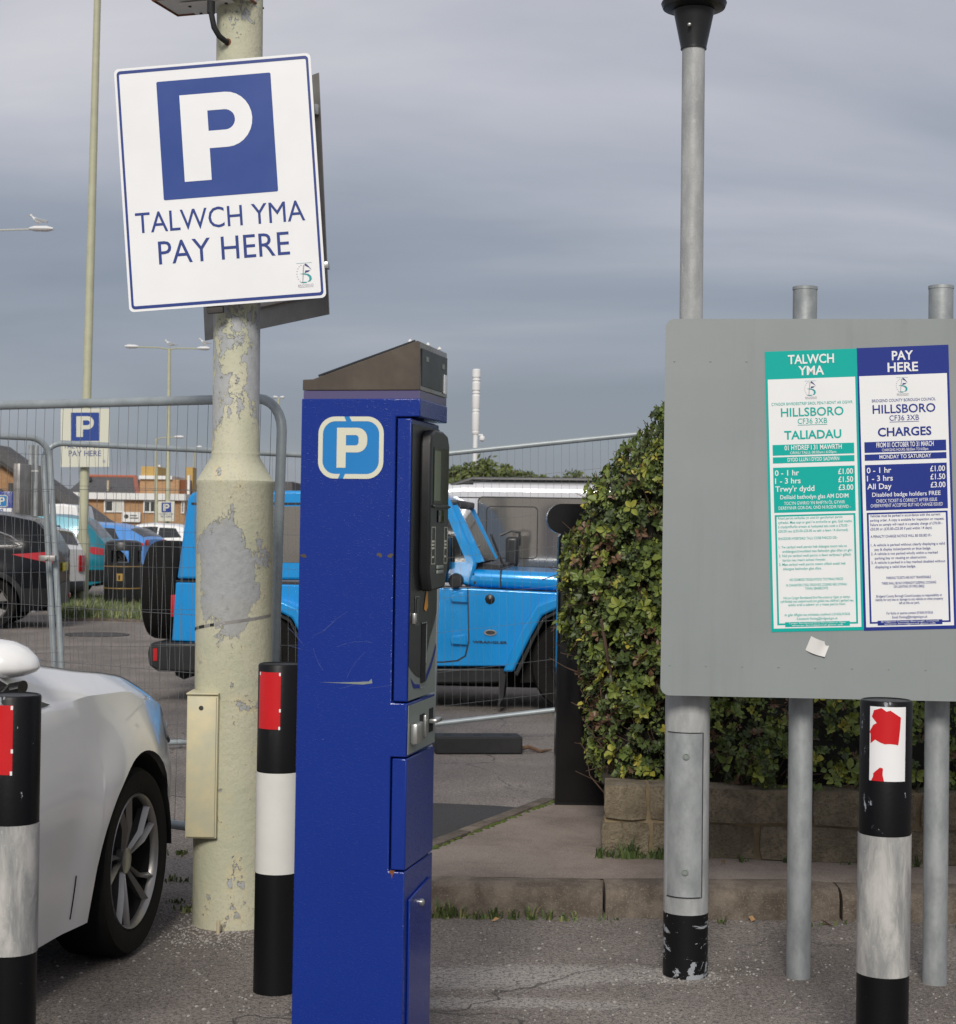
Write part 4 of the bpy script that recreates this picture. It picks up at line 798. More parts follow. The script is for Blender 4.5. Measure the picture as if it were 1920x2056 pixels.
shape(m_, FS, [part_frame('R')], .0014); shape(m_, FS, [part_frame('L')], .0014); m_.build('emblem_frame', 'logo_cream', em, False)
m_ = MB(); px0, pw, ph = x0 + w_ * .285, w_ * .465, h_ * .645; py0 = y0 + h_ * .175; r_ = .026
st = pw * .30; bt = py0 + ph * .385
shape(m_, FS, [[(px0, py0), (px0 + st, py0), (px0 + st, bt)] + arc(px0 + pw - r_, bt + r_, r_, r_, -90, 0, 8) + arc(px0 + pw - r_, py0 + ph - r_, r_, r_, 0, 90, 8) + [(px0, py0 + ph)],
               [(px0 + st, bt + .017)] + arc(px0 + pw - .030, bt + .025, .008, .008, -90, 0, 5) + arc(px0 + pw - .030, py0 + ph - .026, .008, .008, 0, 90, 5) + [(px0 + st, py0 + ph - .018)]], .0014); m_.build('letter_p', 'logo_cream', em, False)
# scratches, rust
m_ = MB(); sx, sy = SX(650), SZ(1372)
shape(m_, FS, [[(sx, sy), (sx + .05, sy + .001), (sx + .10, sy + .004), (sx + .125, sy + .006), (sx + .132, sy + .013), (sx + .134, sy + .002), (sx + .11, sy - .002), (sx + .06, sy - .001)]], .0005); m_.build('scrape', 'panel_grey', pm, False)
m_ = MB(); rnd = random.Random(9)
for i in range(9):
    a_, b_ = SX(rnd.uniform(610, 770)), SZ(rnd.uniform(1240, 1400)); an = rnd.uniform(0, 3.14); ln_ = rnd.uniform(.03, .10); cv = rnd.uniform(-.3, .3)
    pts = [FS.p(a_ + math.cos(an + cv * t) * ln_ * t, b_ + math.sin(an + cv * t) * ln_ * t, .0002) for t in [k / 6 for k in range(7)]]; m_.tube(pts, .00028, 4)
mat('scratch', (0.10, 0.13, 0.33), .5); m_.build('fine_scratches', 'scratch', pm)
m_ = MB(); shape(m_, FS, [[(-.036, zA + .003), (-.024, zA + .003), (-.026, zA - .003), (-.029, zA - .008), (-.031, zA - .018), (-.033, zA - .007), (-.038, zA - .002)]], .0005); m_.build('rust_streak', 'rust_and_shade_brown', pm, False)
for a_, b_ in ((SX(612), SZ(1118)), (SX(768), SZ(1113)), (SX(790), SZ(1114))):
    m_ = MB(); shape(m_, FS, [blob(a_, b_, .007, .005, int(abs(a_) * 1e4), 14, .3)], .0006); m_.build('paint_chip', 'solar_cap', pm, False)
# front fascia
fa = MB(); shape(fa, FF, [[(.004, zc(850)), (.004, zc(1408)), (.266, zc(1408)), (.266, zc(850))]], .0012); fas = fa.build('fascia', 'panel_grey', pm, False)
blk = [(.004, zc(850)), (.004, zc(1338))] + [(.004 + .12 * t, zc(1338 + 30 * math.sin(t * 1.57))) for t in [i / 8 for i in range(1, 9)]] + [(.15, zc(1362)), (.16, zc(1335)), (.20, zc(1290)), (.24, zc(1262)), (.266, zc(1240)), (.266, zc(850))]
m_ = MB(); shape(m_, FF, [blk], .0026); m_.build('black_face', 'black_plastic', fas, False)
m_ = MB(); shape(m_, FF, [[(.17, zc(1367)), (.22, zc(1340)), (.266, zc(1305)), (.266, zc(1318)), (.22, zc(1354)), (.17, zc(1380))]], .0022); shape(m_, FF, [[(.02, zc(1362)), (.06, zc(1378)), (.11, zc(1382)), (.11, zc(1390)), (.05, zc(1386))]], .0022); m_.build('blue_stripe', 'notice_blue', fas, False)
MB().box(FF, .115, .155, zc(1380), zc(1256), .0028, .0045).build('receipt_slot', 'arch_liner', fas, False)
m_ = MB(); [m_.box(FF, *b_, .0046, .0058) for b_ in ((.112, .158, zc(1257), zc(1255)), (.11, .15, zc(1390), zc(1388)), (.156, .158, zc(1340), zc(1257)))]; m_.build('slot_outline', 'panel_grey', fas, False)
bz = bevmod(MB().prism(FF, [(.075, zc(1150)), (.10, zc(1190)), (.235, zc(1185)), (.262, zc(1145)), (.264, zc(885)), (.245, zc(864)), (.20, zc(857)), (.12, zc(857)), (.085, zc(868)), (.075, zc(888))], .0027, .031).build('display_housing', 'black_plastic', pm, 30), .006, 3)
MB().box(FF, .10, .245, zc(1010), zc(893), .0315, .0325).build('display_window', 'black_gloss', bz, False); MB().box(FF, .105, .165, zc(1003), zc(900), .0328, .0334).build('lcd', 'lcd', bz, False)
MB().box(FF, .092, .255, zc(1018), zc(1012), .0315, .038, .002).build('ledge', 'black_plastic', bz); MB().box(FF, .145, .20, zc(1048), zc(1022), .0315, .0345, .002).build('button', 'black_gloss', bz)
for a0, a1 in ((.088, .128), (.215, .25)):
    m_ = MB(); shape(m_, FF, [rect(a0, a1, zc(1134), zc(1057)), rect(a0 + .004, a1 - .004, zc(1132.5), zc(1058.5))], .0318)
    for k in range(3): m_.box(FF, a0 + .008, a1 - .01, zc(1103 - k * 7), zc(1099 - k * 7), .0315, .0322)
    m_.box(FF, a0 + .01, a1 - .014, zc(1121), zc(1117), .0315, .0322); m_.build('info_strip', 'cream_white', bz, False)
for py in (1137, 1147): MB().box(FF, .14, .20, zc(py + 7), zc(py), .0315, .036, .001).build('key', 'panel_grey', bz)
m_ = MB(); shape(m_, FF, [[(.13, zc(1228)), (.15, zc(1233)), (.17, zc(1224)), (.165, zc(1190)), (.155, zc(1168)), (.148, zc(1195))]], .0045); m_.build('orange_pointer', 'pointer_orange', fas, False)
m_ = MB(); shape(m_, FF, [rect(.045, .085, zc(1258), zc(1199)), rect(.049, .081, zc(1256.5), zc(1200.5))], .0042); m_.build('card_slot_outline', 'panel_grey', fas, False); MB().box(FF, .052, .078, zc(1254), zc(1204), .0028, .006).build('card_slot', 'black_gloss', fas, False)
MB().box(FF, .02, .04, zc(1254), zc(1232), .0028, .012, .002).build('coin_mouth', 'steel', fas)
cb_ = MB().box(FF, .006, .264, zB + .006, zC - .006, .0012, .003).build('coin_panel', 'panel_grey', pm, False)
MB().box(FF, .11, .155, zc(1497), zc(1445), .0032, .0042).build('coin_slot', 'arch_liner', cb_, False); MB().box(FF, .138, .15, zc(1493), zc(1448), .0043, .012, .002).build('slot_plate', 'steel', cb_); MB().box(FF, .20, .24, zc(1490), zc(1440), .0032, .0042).build('return_slot', 'arch_liner', cb_, False)
MB().box(FF, .02, .085, zc(1498), zc(1455), .0032, .022, .006).build('return_flap', 'steel', cb_); MB().box(FF, .195, .255, zc(1470), zc(1461), .0044, .025, .003).build('lever', 'steel', cb_)
ht = bevmod(MB().prism(FF, [(.035, .30 - .2), (.235, .10), (.235, zc(1798)), (.035, zc(1812))], .0008, .006).build('service_hatch', 'blue_enamel', pm, 30), .002)
MB().lathe(FF.p(.135, zc(1835), .006), [(.009, 0), (.009, .006), (.005, .010), (.001, .0105)], 14, FF.n).build('hatch_lock', 'steel', ht)
MB().box(FS, -.29, .01, -.01, .012, -.28, .01, .003).build('base_plate', 'iron', pm)
# ================================================================== temporary fence panels
def fence_panel(label, tl_, tr_, br_, bl_, r_=.0195, vs=.055, hs=.28, left=True, right=True):
    root = thing('mesh_fence', bl_, label, 'fence', 'temporary mesh fence panels')
    P = lambda s_, t: (bl_ * (1 - s_) + br_ * s_) * (1 - t) + (tl_ * (1 - s_) + tr_ * s_) * t
    w_ = (tr_ - tl_).length; h_ = (tl_ - bl_).length; k = .13; arcL = [(k / w_ * (1 - math.sin(R(a_))), 1 - k / h_ * (1 - math.cos(R(a_)))) for a_ in range(90, -1, -15)]
    pts = [(0, -.06), (0, .3), (0, .7)] + [(k / w_ * (1 - math.cos(R(a_))), 1 - k / h_ * (1 - math.sin(R(a_)))) for a_ in range(0, 91, 15)] + [(.3, 1), (.7, 1)] + [(1 - k / w_ * (1 - math.sin(R(a_))), 1 - k / h_ * (1 - math.cos(R(a_)))) for a_ in range(0, 91, 15)] + [(1, .7), (1, .3), (1, -.06)]
    MB().tube([P(*q_) for q_ in pts], r_, 12).build('frame', 'tube_zinc', root)
    MB().tube([P(0, 0), P(1, 0)], r_ * .92, 12).build('bottom_tube', 'tube_zinc', root)
    m_ = MB(); n = int(w_ / vs)
    off = (br_ - bl_).cross(tl_ - bl_).normalized() * .014
    for i in range(1, n):
        s_ = i / n; t1 = 1.0; m_.tube([P(s_, 0) , P(s_, .5) + off * .2 * math.sin(i * 1.7), P(s_, t1)], .0012, 4, False)
    y_ = .12; j = 0
    while y_ < h_ - .1:
        m_.tube([P(0, y_ / h_) + off * .2, P(.5, y_ / h_ + .002 * math.sin(j * 2.3)) + off * .3, P(1, y_ / h_) + off * .2], .0015, 4, False); y_ += hs if j % 2 else hs * .85; j += 1
    m_.build('wire_mesh', 'wire', root, True, 'stuff')
    return root
A_tr, A_br = at(568, 799, 6.80), at(540, 1684, 6.80); dA = Vector((-1.29, .80, 0)).normalized() * 3.45
fence_panel('nearest mesh fence panel running behind the white car to the flaking column', A_tr + dA + Vector((0, 0, .02)), A_tr, A_br, A_br + dA + Vector((0, 0, .02)), .0205)
fence_panel('middle mesh fence panel with rounded left corner seen in front of the blue off-roader', at(86, 888, 10.8), at(885, 927, 12.1), at(868, 1470, 12.1), at(117, 1500, 10.8))
fence_panel('left mesh fence panel clamped to its neighbour in front of the black car', at(-900, 838, 8.9), at(98, 880, 10.72), at(133, 1508, 10.72), at(-900, 1610, 8.9))
fence_panel('tilted mesh fence panel right of the pay machine in front of the blue off-roader', at(862, 914, 11.9), at(1800, 819, 11.9), at(1800, 1345, 11.9), at(862, 1455, 11.9))
cl = at(102, 1121, 10.66); fr = Fr(cl, (1, 0, 0), (0, 0, 1), (0, -1, 0)); ck = thing('steel_clamp', cl, 'dull steel clamp joining two fence tubes in front of the black car', 'clamp')
MB().box(fr, -.068, .036, -.018, .018, -.01, .035, .004).build('band', 'plate_back', ck); MB().lathe(fr.p(-.02, 0, .035), [(.011, 0), (.011, .012), (.001, .013)], 6, fr.n).build('bolt', 'steel', ck)
fq = gnd(962, 1515); fr = Fr(fq, Vector((1, .12, 0)), Vector((-.12, 1, 0)), (0, 0, 1))
ft = thing('rubber_block', fq, 'black rubber fence foot block on the gravel under the tilted panel', 'rubber block'); bevmod(MB().prism(fr, [(-.29, 0), (.29, 0), (.29, .22), (-.29, .22)], 0, .115).build('block', 'rubber', ft, 30), .012)
for x_ in (-.2, 0, .2): MB().lathe(fr.p(x_, .11, .113), [(.028, 0), (.028, .003), (.022, .003), (.020, .001), (.001, .001)], 16).build('socket', 'arch_liner', ft)
sk = [gnd(1032, 1511), gnd(1060, 1509) + Vector((0, 0, .02)), gnd(1085, 1512), gnd(1108, 1508)]
tag(MB().tube([v + Vector((0, 0, .012)) for v in sk], [.012, .016, .013, .005], 7).build('stick', 'wood'), 'short brown stick on the gravel beside the rubber fence foot', 'stick')
bg_ = at(214, 1382, 8.4); rnd = random.Random(2); m_ = MB()
m_.loft([[bg_ + Vector((math.cos(t) * r_ * (1 + .2 * math.sin(3 * t + z_ * 40)), math.sin(t) * r_ * .7, z_)) for t in [k * .4833 for k in range(13)]] for r_, z_ in ((.07, -.10), (.075, -.05), (.05, -.005), (.03, .03), (.012, .052))])
tag(m_.build('plastic_bag', 'bag_black'), 'crumpled black plastic bag caught on the fence behind the white bonnet', 'bag')
# ================================================================== cars
def interp(keys):
    keys = sorted(keys)
    def f(x):
        if x <= keys[0][0]: return keys[0][1]
        for (x0, y0), (x1, y1) in zip(keys, keys[1:]):
            if x <= x1:
                t = (x - x0) / (x1 - x0); return y0 + (y1 - y0) * t
        return keys[-1][1]
    def g(x):                                          # lightly smoothed
        w = .05; return (f(x - w) + 2 * f(x) + f(x + w)) / 4
    return g
def wheel(root, c, ax, r_, wd, rim, spokes, face, name='wheel', twist=0.0):
    """c hub centre, ax outward axle direction; tyre, rim and spokes as parts"""
    ax = Vector(ax).normalized(); h = wd / 2; rr = r_ * rim
    ty = MB().lathe(c, [(rr * .96, -h), (r_ * .93, -h), (r_ * .985, -h * .8), (r_, -h * .45), (r_, h * .45), (r_ * .985, h * .8), (r_ * .945, h), (rr * 1.06, h * 1.0), (rr * 1.0, h * .9)], 48, ax, caps=False).build(name, 'tyre', root, 50)
    MB().lathe(c, [(rr * 1.0, h * .9), (rr * .985, h * .96), (rr * .945, h * .86), (rr * .935, h * .7)], 48, ax, caps=False).build('rim', 'rim_silver' if face != 'dark' else 'rim_dark', ty, 40)
    MB().lathe(c, [(rr * .935, h * .7), (rr * .90, h * .2), (rr * .9, -h * .3), (.02, -h * .35)], 48, ax, caps=False).build('rim_barrel', 'arch_liner', ty, 40)
    o1 = Vector((0, 0, 1)); o1 = (o1 - ax * o1.dot(ax)).normalized(); o2 = ax.cross(o1)
    for i in range(spokes):
        a_ = 2 * math.pi * i / spokes + .2
        def pt(rad, da, d): return c + (o1 * math.cos(a_ + da) + o2 * math.sin(a_ + da)) * rad + ax * d
        m_ = MB()
        if face == 'broad':
            m_.loft([[pt(rr * .12, -.5, h * .62), pt(rr * .12, .5, h * .62), pt(rr * .12, .5, h * .3), pt(rr * .12, -.5, h * .3)], [pt(rr * .55, -.25, h * .82), pt(rr * .55, .25, h * .82), pt(rr * .55, .25, h * .5), pt(rr * .55, -.25, h * .5)], [pt(rr * .95, -.33, h * .86), pt(rr * .95, .33, h * .86), pt(rr * .95, .33, h * .6), pt(rr * .95, -.33, h * .6)]])
            m_.build('spoke', 'rim_silver', ty, 30)
        else:
            for sg in (-1, 1):
                b_ = .17 * sg
                m_.loft([[pt(rr * .15, b_ * 1.2 - .12, h * .50), pt(rr * .15, b_ * 1.2, h * .62), pt(rr * .15, b_ * 1.2 + .12, h * .50), pt(rr * .15, b_ * 1.2, h * .25)], [pt(rr * .55, b_ * .9 - .06, h * .66), pt(rr * .55, b_ * .9, h * .84), pt(rr * .55, b_ * .9 + .06, h * .66), pt(rr * .55, b_ * .9, h * .4)], [pt(rr * .95, b_ * 1.15 + twist - .055, h * .72), pt(rr * .95, b_ * 1.15 + twist, h * .9), pt(rr * .95, b_ * 1.15 + twist + .055, h * .72), pt(rr * .95, b_ * 1.15 + twist, h * .5)]])
            m_.build('spoke', 'rim_silver' if face != 'dark' else 'rim_dark', ty, 25)
    MB().lathe(c + ax * h * .5, [(rr * .2, -.01), (rr * .19, h * .16), (rr * .13, h * .2), (.001, h * .2)], 20, ax).build('hub_cap', 'rim_silver' if face != 'dark' else 'rim_dark', ty)
    return ty
def make_car(name, label, pos, head, p, group='parked cars'):
    """pos: ground point under the rear end centre; head: heading vector; x forward from the rear, y to the car's left"""
    root = thing(name, pos, label, 'car', group); head = Vector(head).normalized(); left = Vector((-head.y, head.x, 0)); up = Vector((0, 0, 1))
    G = lambda x, y, z: Vector(pos) + head * x + left * y + up * z
    Lc, Wd, rw, xr, xf = p['L'], p['W'] / 2, p['r'], p['xr'], p['xf']; sill = p.get('sill', .22); Ra = rw * p.get('arch', 1.16)
    zb, zt, hw, ht = interp(p['belt']), interp(p['top']), interp(p['plan']), interp(p['roof'])
    def zlow(x):
        z = sill + .10 * max(0, 1 - x / .35) + .04 * max(0, 1 - (Lc - x) / .3)
        for xw in (xr, xf):
            d = abs(x - xw)
            if d < Ra: z = max(z, rw * .98 + math.sqrt(Ra * Ra - d * d))
        return z
    fl = p.get('flare', .018)
    def side(x, t, sg, off=0.0):                       # lower body side, t 0 (bottom) .. 1 (belt)
        zl = zlow(x); z1 = zb(x); z = zl + (z1 - zl) * t; tt = (z - sill) / max(.05, z1 - sill)
        y = Wd * hw(x) * (.93 + .07 * math.sin(min(1, max(0, tt) * 1.25) * math.pi / 2) - .055 * max(0, tt - .62) / .38)
        for xw in (xr, xf):
            d = math.hypot(x - xw, z - rw); kk = min(1, max(0, 1 - max(0, d - Ra) / .22)); y += fl * kk * kk * (3 - 2 * kk)
        cr = p.get('crease'); 
        if cr: y -= .012 * max(0, 1 - abs(tt - cr) / .09)
        return G(x, sg * (y + off), z)
    def sidez(x, z, sg, off): zl = zlow(x); return side(x, max(0, min(1, (z - zl) / (zb(x) - zl))), sg, off)
    def upper(x, t, sg, off=0.0):
        z0, z1 = zb(x), zt(x) - p.get('crown', .05) * min(1, max(.1, (zt(x) - zb(x)) / .3)); y0 = Wd * hw(x) * .945; y1 = Wd * ht(x) * (hw(x) ** .5)
        return G(x, sg * (y0 + (y1 - y0) * (t ** 1.15) + off), z0 + (max(z0, z1) - z0) * t + off * .3)
    def top(x, t, sg, off=0.0):
        a_ = upper(x, 1, sg); z1 = zt(x); rel = a_ - Vector(pos); y = abs(rel.dot(left)); z0 = rel.z
        return G(x, sg * y * (1 - t), z0 + (z1 - z0) * (1 - (1 - t) ** 2.2) + off)
    xs = sorted(set([round(Lc * i / 70, 4) for i in range(71)] + [round(xw + Ra * math.cos(a_ * math.pi / 20), 4) for xw in (xr, xf) for a_ in range(21)] + [round(xw + s_ * (Ra + .002), 4) for xw in (xr, xf) for s_ in (-1, 1)]))
    xs = [x for i, x in enumerate(xs) if i == 0 or x - xs[i - 1] > .0015]
    n1, n2, n3 = 12, 6, 6; rings = []
    for x in xs:
        half = [side(x, i / n1, 1) for i in range(n1)] + [upper(x, i / n2, 1) for i in range(n2)] + [top(x, i / n3, 1) for i in range(n3)]
        oth = [top(x, 1, 1)] + [top(x, i / n3, -1) for i in range(n3 - 1, -1, -1)] + [upper(x, i / n2, -1) for i in range(n2 - 1, -1, -1)] + [side(x, i / n1, -1) for i in range(n1 - 1, -1, -1)]
        rings.append(half + oth)
    bo = MB().loft(rings, True, False); k = len(rings[0])
    body = bo.build('body', p['paint'], root, 32)
    ub = MB(); ub.grid(lambda a_, b_: G(.12 + (Lc - .24) * a_, (b_ - .5) * 2 * (Wd * .60), sill + .02), 2, 2); ub.box(Fr(G(0, 0, 0), head, left, up), .15, Lc - .15, -Wd * .62, Wd * .62, sill, .5); ub.build('underbody', 'arch_liner', root, False)
    for xw in (xr, xf):
        for sg in (-1, 1):
            m_ = MB(); m_.grid(lambda a_, b_: G(xw + Ra * math.cos(math.pi * a_), sg * (Wd * .985 * hw(xw) * (1 - b_) + Wd * .58 * b_ - .012 * (1 - b_)), rw * .98 + Ra * 1.0 * math.sin(math.pi * a_) - .004), 16, 3); m_.build('arch_liner', 'arch_liner', root)
            if p.get('cladding'):
                c_ = MB(); c_.grid(lambda a_, b_: sidez(xw + (Ra + .07 * b_) * math.cos(math.pi * a_), rw * .98 + (Ra + .07 * b_) * math.sin(math.pi * a_), sg, .012 - .004 * b_), 20, 2); c_.build('arch_trim', 'black_plastic', root)
            wheel(root, G(xw, sg * (Wd * .985 - .115), rw), left * sg, rw, .21, p.get('rim', .70), p.get('spokes', 5), p.get('face', 'twin'), twist=p.get('twist', 0))
    if p.get('cladding'):
        for sg in (-1, 1):
            c_ = MB(); c_.grid(lambda a_, b_: sidez(xr + Ra + .03 + (xf - xr - 2 * Ra - .06) * a_, sill + .20 * b_, sg, .010), 10, 2); c_.build('sill_trim', 'black_plastic', root)
            c_ = MB(); c_.grid(lambda a_, b_: sidez(.005 + (xr - Ra - .03) * a_, sill + .10 + .22 * b_, sg, .010), 6, 2); c_.build('bumper_trim', 'black_plastic', root)
        c_ = MB(); c_.grid(lambda a_, b_: G(-.012, (a_ - .5) * 1.8 * Wd * hw(0), sill + .08 + .30 * b_), 4, 2); c_.build('rear_bumper', 'black_plastic', root)
    for w_ in p.get('windows', []):
        xb0, xb1, xt0, xt1, t0, t1, mt = w_
        for sg in (-1, 1):
            m_ = MB(); m_.grid(lambda a_, b_: upper((xb0 + (xb1 - xb0) * a_) * (1 - b_) + (xt0 + (xt1 - xt0) * a_) * b_, t0 + (t1 - t0) * b_, sg, .004), 14, 5); m_.build('side_window', mt, root)
    for x0, x1, t0, mt, nm in p.get('screens', []):
        m_ = MB()
        for sg in (1, -1): m_.grid(lambda a_, b_: top(x0 + (x1 - x0) * a_, t0 + (1 - t0) * b_, sg, .005), 10, 6)
        m_.build(nm, mt, root)
    for q_, mt, nm, sgs in p.get('lamps', []):         # quads on the body side: four (x, z)
        for sg in sgs:
            m_ = MB(); m_.grid(lambda a_, b_: sidez((q_[0][0] * (1 - a_) + q_[1][0] * a_) * (1 - b_) + (q_[3][0] * (1 - a_) + q_[2][0] * a_) * b_, (q_[0][1] * (1 - a_) + q_[1][1] * a_) * (1 - b_) + (q_[3][1] * (1 - a_) + q_[2][1] * a_) * b_, sg, .010), 10, 5); m_.build(nm, mt, root)
    for pts in p.get('seams', []):
        for sg in (-1, 1):
            MB().tube([sidez(pts[i][0] + (pts[i + 1][0] - pts[i][0]) * t / 8, pts[i][1] + (pts[i + 1][1] - pts[i][1]) * t / 8, sg, .0012) for i in range(len(pts) - 1) for t in range(8)], .0028, 5).build('panel_gap', 'dark_trim', body)
    for pts in p.get('trim', []):
        for sg in (-1, 1): MB().tube([upper(x, t, sg, .008) for x, t in pts], .012, 6).build('window_trim', 'chrome', root)
    for y_, z0_, z1_, w_, mt, nm in p.get('rear', []):   # rear-face pieces
        MB().box(Fr(G(-.008, y_, 0), left, up, -head), -w_ / 2, w_ / 2, z0_, z1_, 0, .02, .004).build(nm, mt, root)
    return root, G, sidez, upper, top, left, head
# --- white hatchback, nearest
hd_ = R(9); H = Vector((math.sin(hd_), math.cos(hd_), 0)); Lf = Vector((-H.y, H.x, 0))
wc = gnd(218, 1915); Wc = 1.79; Lw = 4.46; xfw = Lw - .92
posw = wc + Lf * (Wc / 2 - .12) - H * xfw; posw.z = 0
hatch = dict(L=Lw, W=Wc, r=.325, xr=.80, xf=xfw, sill=.20, arch=1.19, paint='car_white', crown=.06,
    belt=[(0, .86), (.4, .92), (1.5, .91), (2.6, .90), (3.1, .935), (3.5, .915), (3.9, .84), (4.2, .73), (4.4, .61), (4.46, .55)],
    top=[(0, .98), (.12, 1.12), (.5, 1.38), (1.0, 1.45), (1.8, 1.465), (2.3, 1.43), (2.75, 1.20), (3.05, 1.06), (3.3, 1.015), (3.7, .965), (4.1, .86), (4.3, .72), (4.42, .60), (4.46, .56)],
    plan=[(0, .82), (.15, .93), (.5, .985), (1, 1), (3.3, 1), (3.7, .985), (4.0, .935), (4.2, .86), (4.35, .75), (4.43, .62), (4.46, .5)],
    roof=[(0, .75), (.8, .66), (2.0, .66), (2.7, .72), (3.1, .80), (3.4, .84), (4.46, .8)], spokes=5, face='twin', twist=.12, rim=.715,
    windows=[(.75, 2.85, 1.0, 2.3, .08, .9, 'glass_dark')], screens=[(2.42, 3.08, .08, 'glass_dark', 'windscreen'), (.1, .5, .1, 'glass_dark', 'rear_window')],
    lamps=[([(3.98, .70), (4.40, .60), (4.36, .70), (4.10, .78)], 'lamp_glass', 'headlight', (-1, 1))], seams=[[(3.02, .24), (3.01, .40)]],)
rt, G, sz, upf, tpf, Lw_, Hw_ = make_car('white_hatchback', 'white hatchback in the left foreground with silver twin-spoke wheel', posw, H, hatch)
mc_ = at(2, 1338, 5.05); m_ = MB()                      # wing mirror
m_.loft([[mc_ + Lf * (-a_) + H * (r_ * math.cos(t) * .75 + sh_) + Vector((0, 0, r_ * .62 * math.sin(t) * (1.05 if math.sin(t) > 0 else .5))) for t in [k * 2 * math.pi / 20 for k in range(20)]] for a_, r_, sh_ in ((-.16, .08, .02), (-.10, .12, .015), (-.03, .128, .012), (.03, .116, .012), (.07, .09, .014), (.10, .05, .016), (.112, .012, .018))])
mr = m_.build('wing_mirror', 'car_white', rt, 60)
MB().loft([[mc_ + Lf * (-a_) + H * (r_ * math.cos(t) * .6) + Vector((0, 0, -.072 + zz_ + .02 * math.sin(t))) for t in [k * 2 * math.pi / 16 for k in range(16)]] for a_, r_, zz_ in ((-.14, .05, -.03), (-.06, .08, -.008), (.02, .085, 0), (.07, .06, .012))]).build('mirror_base', 'black_plastic', mr)
MB().tube([upf(x_ / 50, 1.0, -1, .001) for x_ in range(152, 214)], .0022, 5).build('bonnet_gap', 'panel_line', rt)
# --- off-roader (blue, boxy)
thj = R(5); eu = Vector((math.cos(thj), -math.sin(thj), 0)); ev = Vector((math.sin(thj), math.cos(thj), 0))
J0 = gnd(345, 1430) ; J0 = at(345, 1300, 13.95); J0.z = 0; nj = -ev
FJ = Fr(J0, eu, (0, 0, 1), nj)
def JP(px, py):
    d = ray(px, py); t = (J0 - CAMP).dot(nj) / d.dot(nj); r_ = CAMP + d * t - J0; return r_.dot(eu), r_.z + 0.0
jp = thing('off_roader', J0 + eu * 1.8 + ev * .8, 'bright blue boxy off-roader with spare wheel on its tail', 'car', 'parked cars'); WJ = 1.56
PJ = lambda pts: [JP(*q_) for q_ in pts]
tub = PJ([(345, 1287), (353, 1169), (944, 1181), (1330, 1200), (1340, 1290), (1262, 1290), (1232, 1235), (1100, 1232), (1065, 1255), (1022, 1338), (633, 1338), (598, 1255), (563, 1232), (458, 1230), (428, 1255), (415, 1290)])
bevmod(MB().prism(FJ, tub, -WJ, 0).build('tub', 'jeep_blue', jp, 30), .012, 3)
bevmod(MB().prism(FJ, PJ([(925, 1142), (1122, 1150), (1300, 1165), (1325, 1197), (925, 1178)]), -WJ + .04, -.02).build('bonnet', 'jeep_blue', jp, 30), .06, 4)
MB().box(FJ, JP(1022, 0)[0], JP(1025, 0)[0], JP(1022, 1180)[1], JP(1022, 1142)[1], -WJ + .06, -.0195).build('bonnet_gap', 'dark_trim', jp, False)
top_ = PJ([(354, 1163), (376, 1000), (384, 989), (400, 985), (640, 985), (880, 990), (905, 1003), (958, 1130), (944, 1176), (900, 1170), (600, 1165)])
ht_ = bevmod(MB().prism(FJ, top_, -WJ + .012, -.012).build('hard_top', 'jeep_blue', jp, 30), .025, 3)
def jpatch(nm, pts, c0, c1, mt, par=jp, bev=0.0):
    o = MB().prism(FJ, PJ(pts), c0, c1).build(nm, mt, par, 30)
    if bev: bevmod(o, bev)
    return o
jpatch('gutter', [(384, 1013), (900, 1013), (900, 1009), (384, 1009)], -.015, -.004, 'dark_trim')
jpatch('side_window', [(398, 1128), (404, 1030), (420, 1018), (640, 1016), (640, 1130)], -.02, -.008, 'glass_tint'); jpatch('door_window', [(668, 1130), (668, 1018), (878, 1018), (895, 1030), (936, 1128)], -.02, -.008, 'glass_dark')
# windscreen slab with blue pillars
w0, w1 = JP(905, 1012), JP(962, 1132); sl_ = Vector((w1[0] - w0[0], w1[1] - w0[1])).normalized(); nw = Vector((-sl_.y, sl_.x)); nw = nw if nw.x > 0 else -nw
m_ = MB(); a_ = [FJ.p(w0[0] + nw.x * .035, w0[1] + nw.y * .035 - .02, c_) for c_ in (-.10, -WJ + .10)] + [FJ.p(w1[0] + nw.x * .035, w1[1] + nw.y * .035, c_) for c_ in (-WJ + .10, -.10)]
m_.add(a_, [(0, 1, 2, 3)]); m_.build('windscreen', 'glass_tint', jp, False)
for c0, c1 in ((-.10, -.03), (-WJ + .03, -WJ + .10)): MB().prism(FJ, [(w0[0] - .03, w0[1]), (w0[0] + nw.x * .045, w0[1] + nw.y * .045), (w1[0] + nw.x * .045, w1[1] + nw.y * .045), (w1[0] - .05, w1[1])], c0, c1).build('screen_pillar', 'jeep_blue', jp, 30)
MB().box(FJ, w0[0] - .04, w0[0] + .06, w0[1] - .02, w0[1] + .035, -WJ + .03, -.03, .012).build('screen_header', 'dark_trim', jp)
jpatch('cowl', [(957, 1130), (1000, 1136), (1000, 1150), (950, 1150)], -WJ + .14, -.10, 'dark_trim')
MB().tube([FJ.p(*JP(1000, 1138), -.6), FJ.p(*JP(968, 1075), -.95)], .012, 6).build('wiper', 'dark_trim', jp)
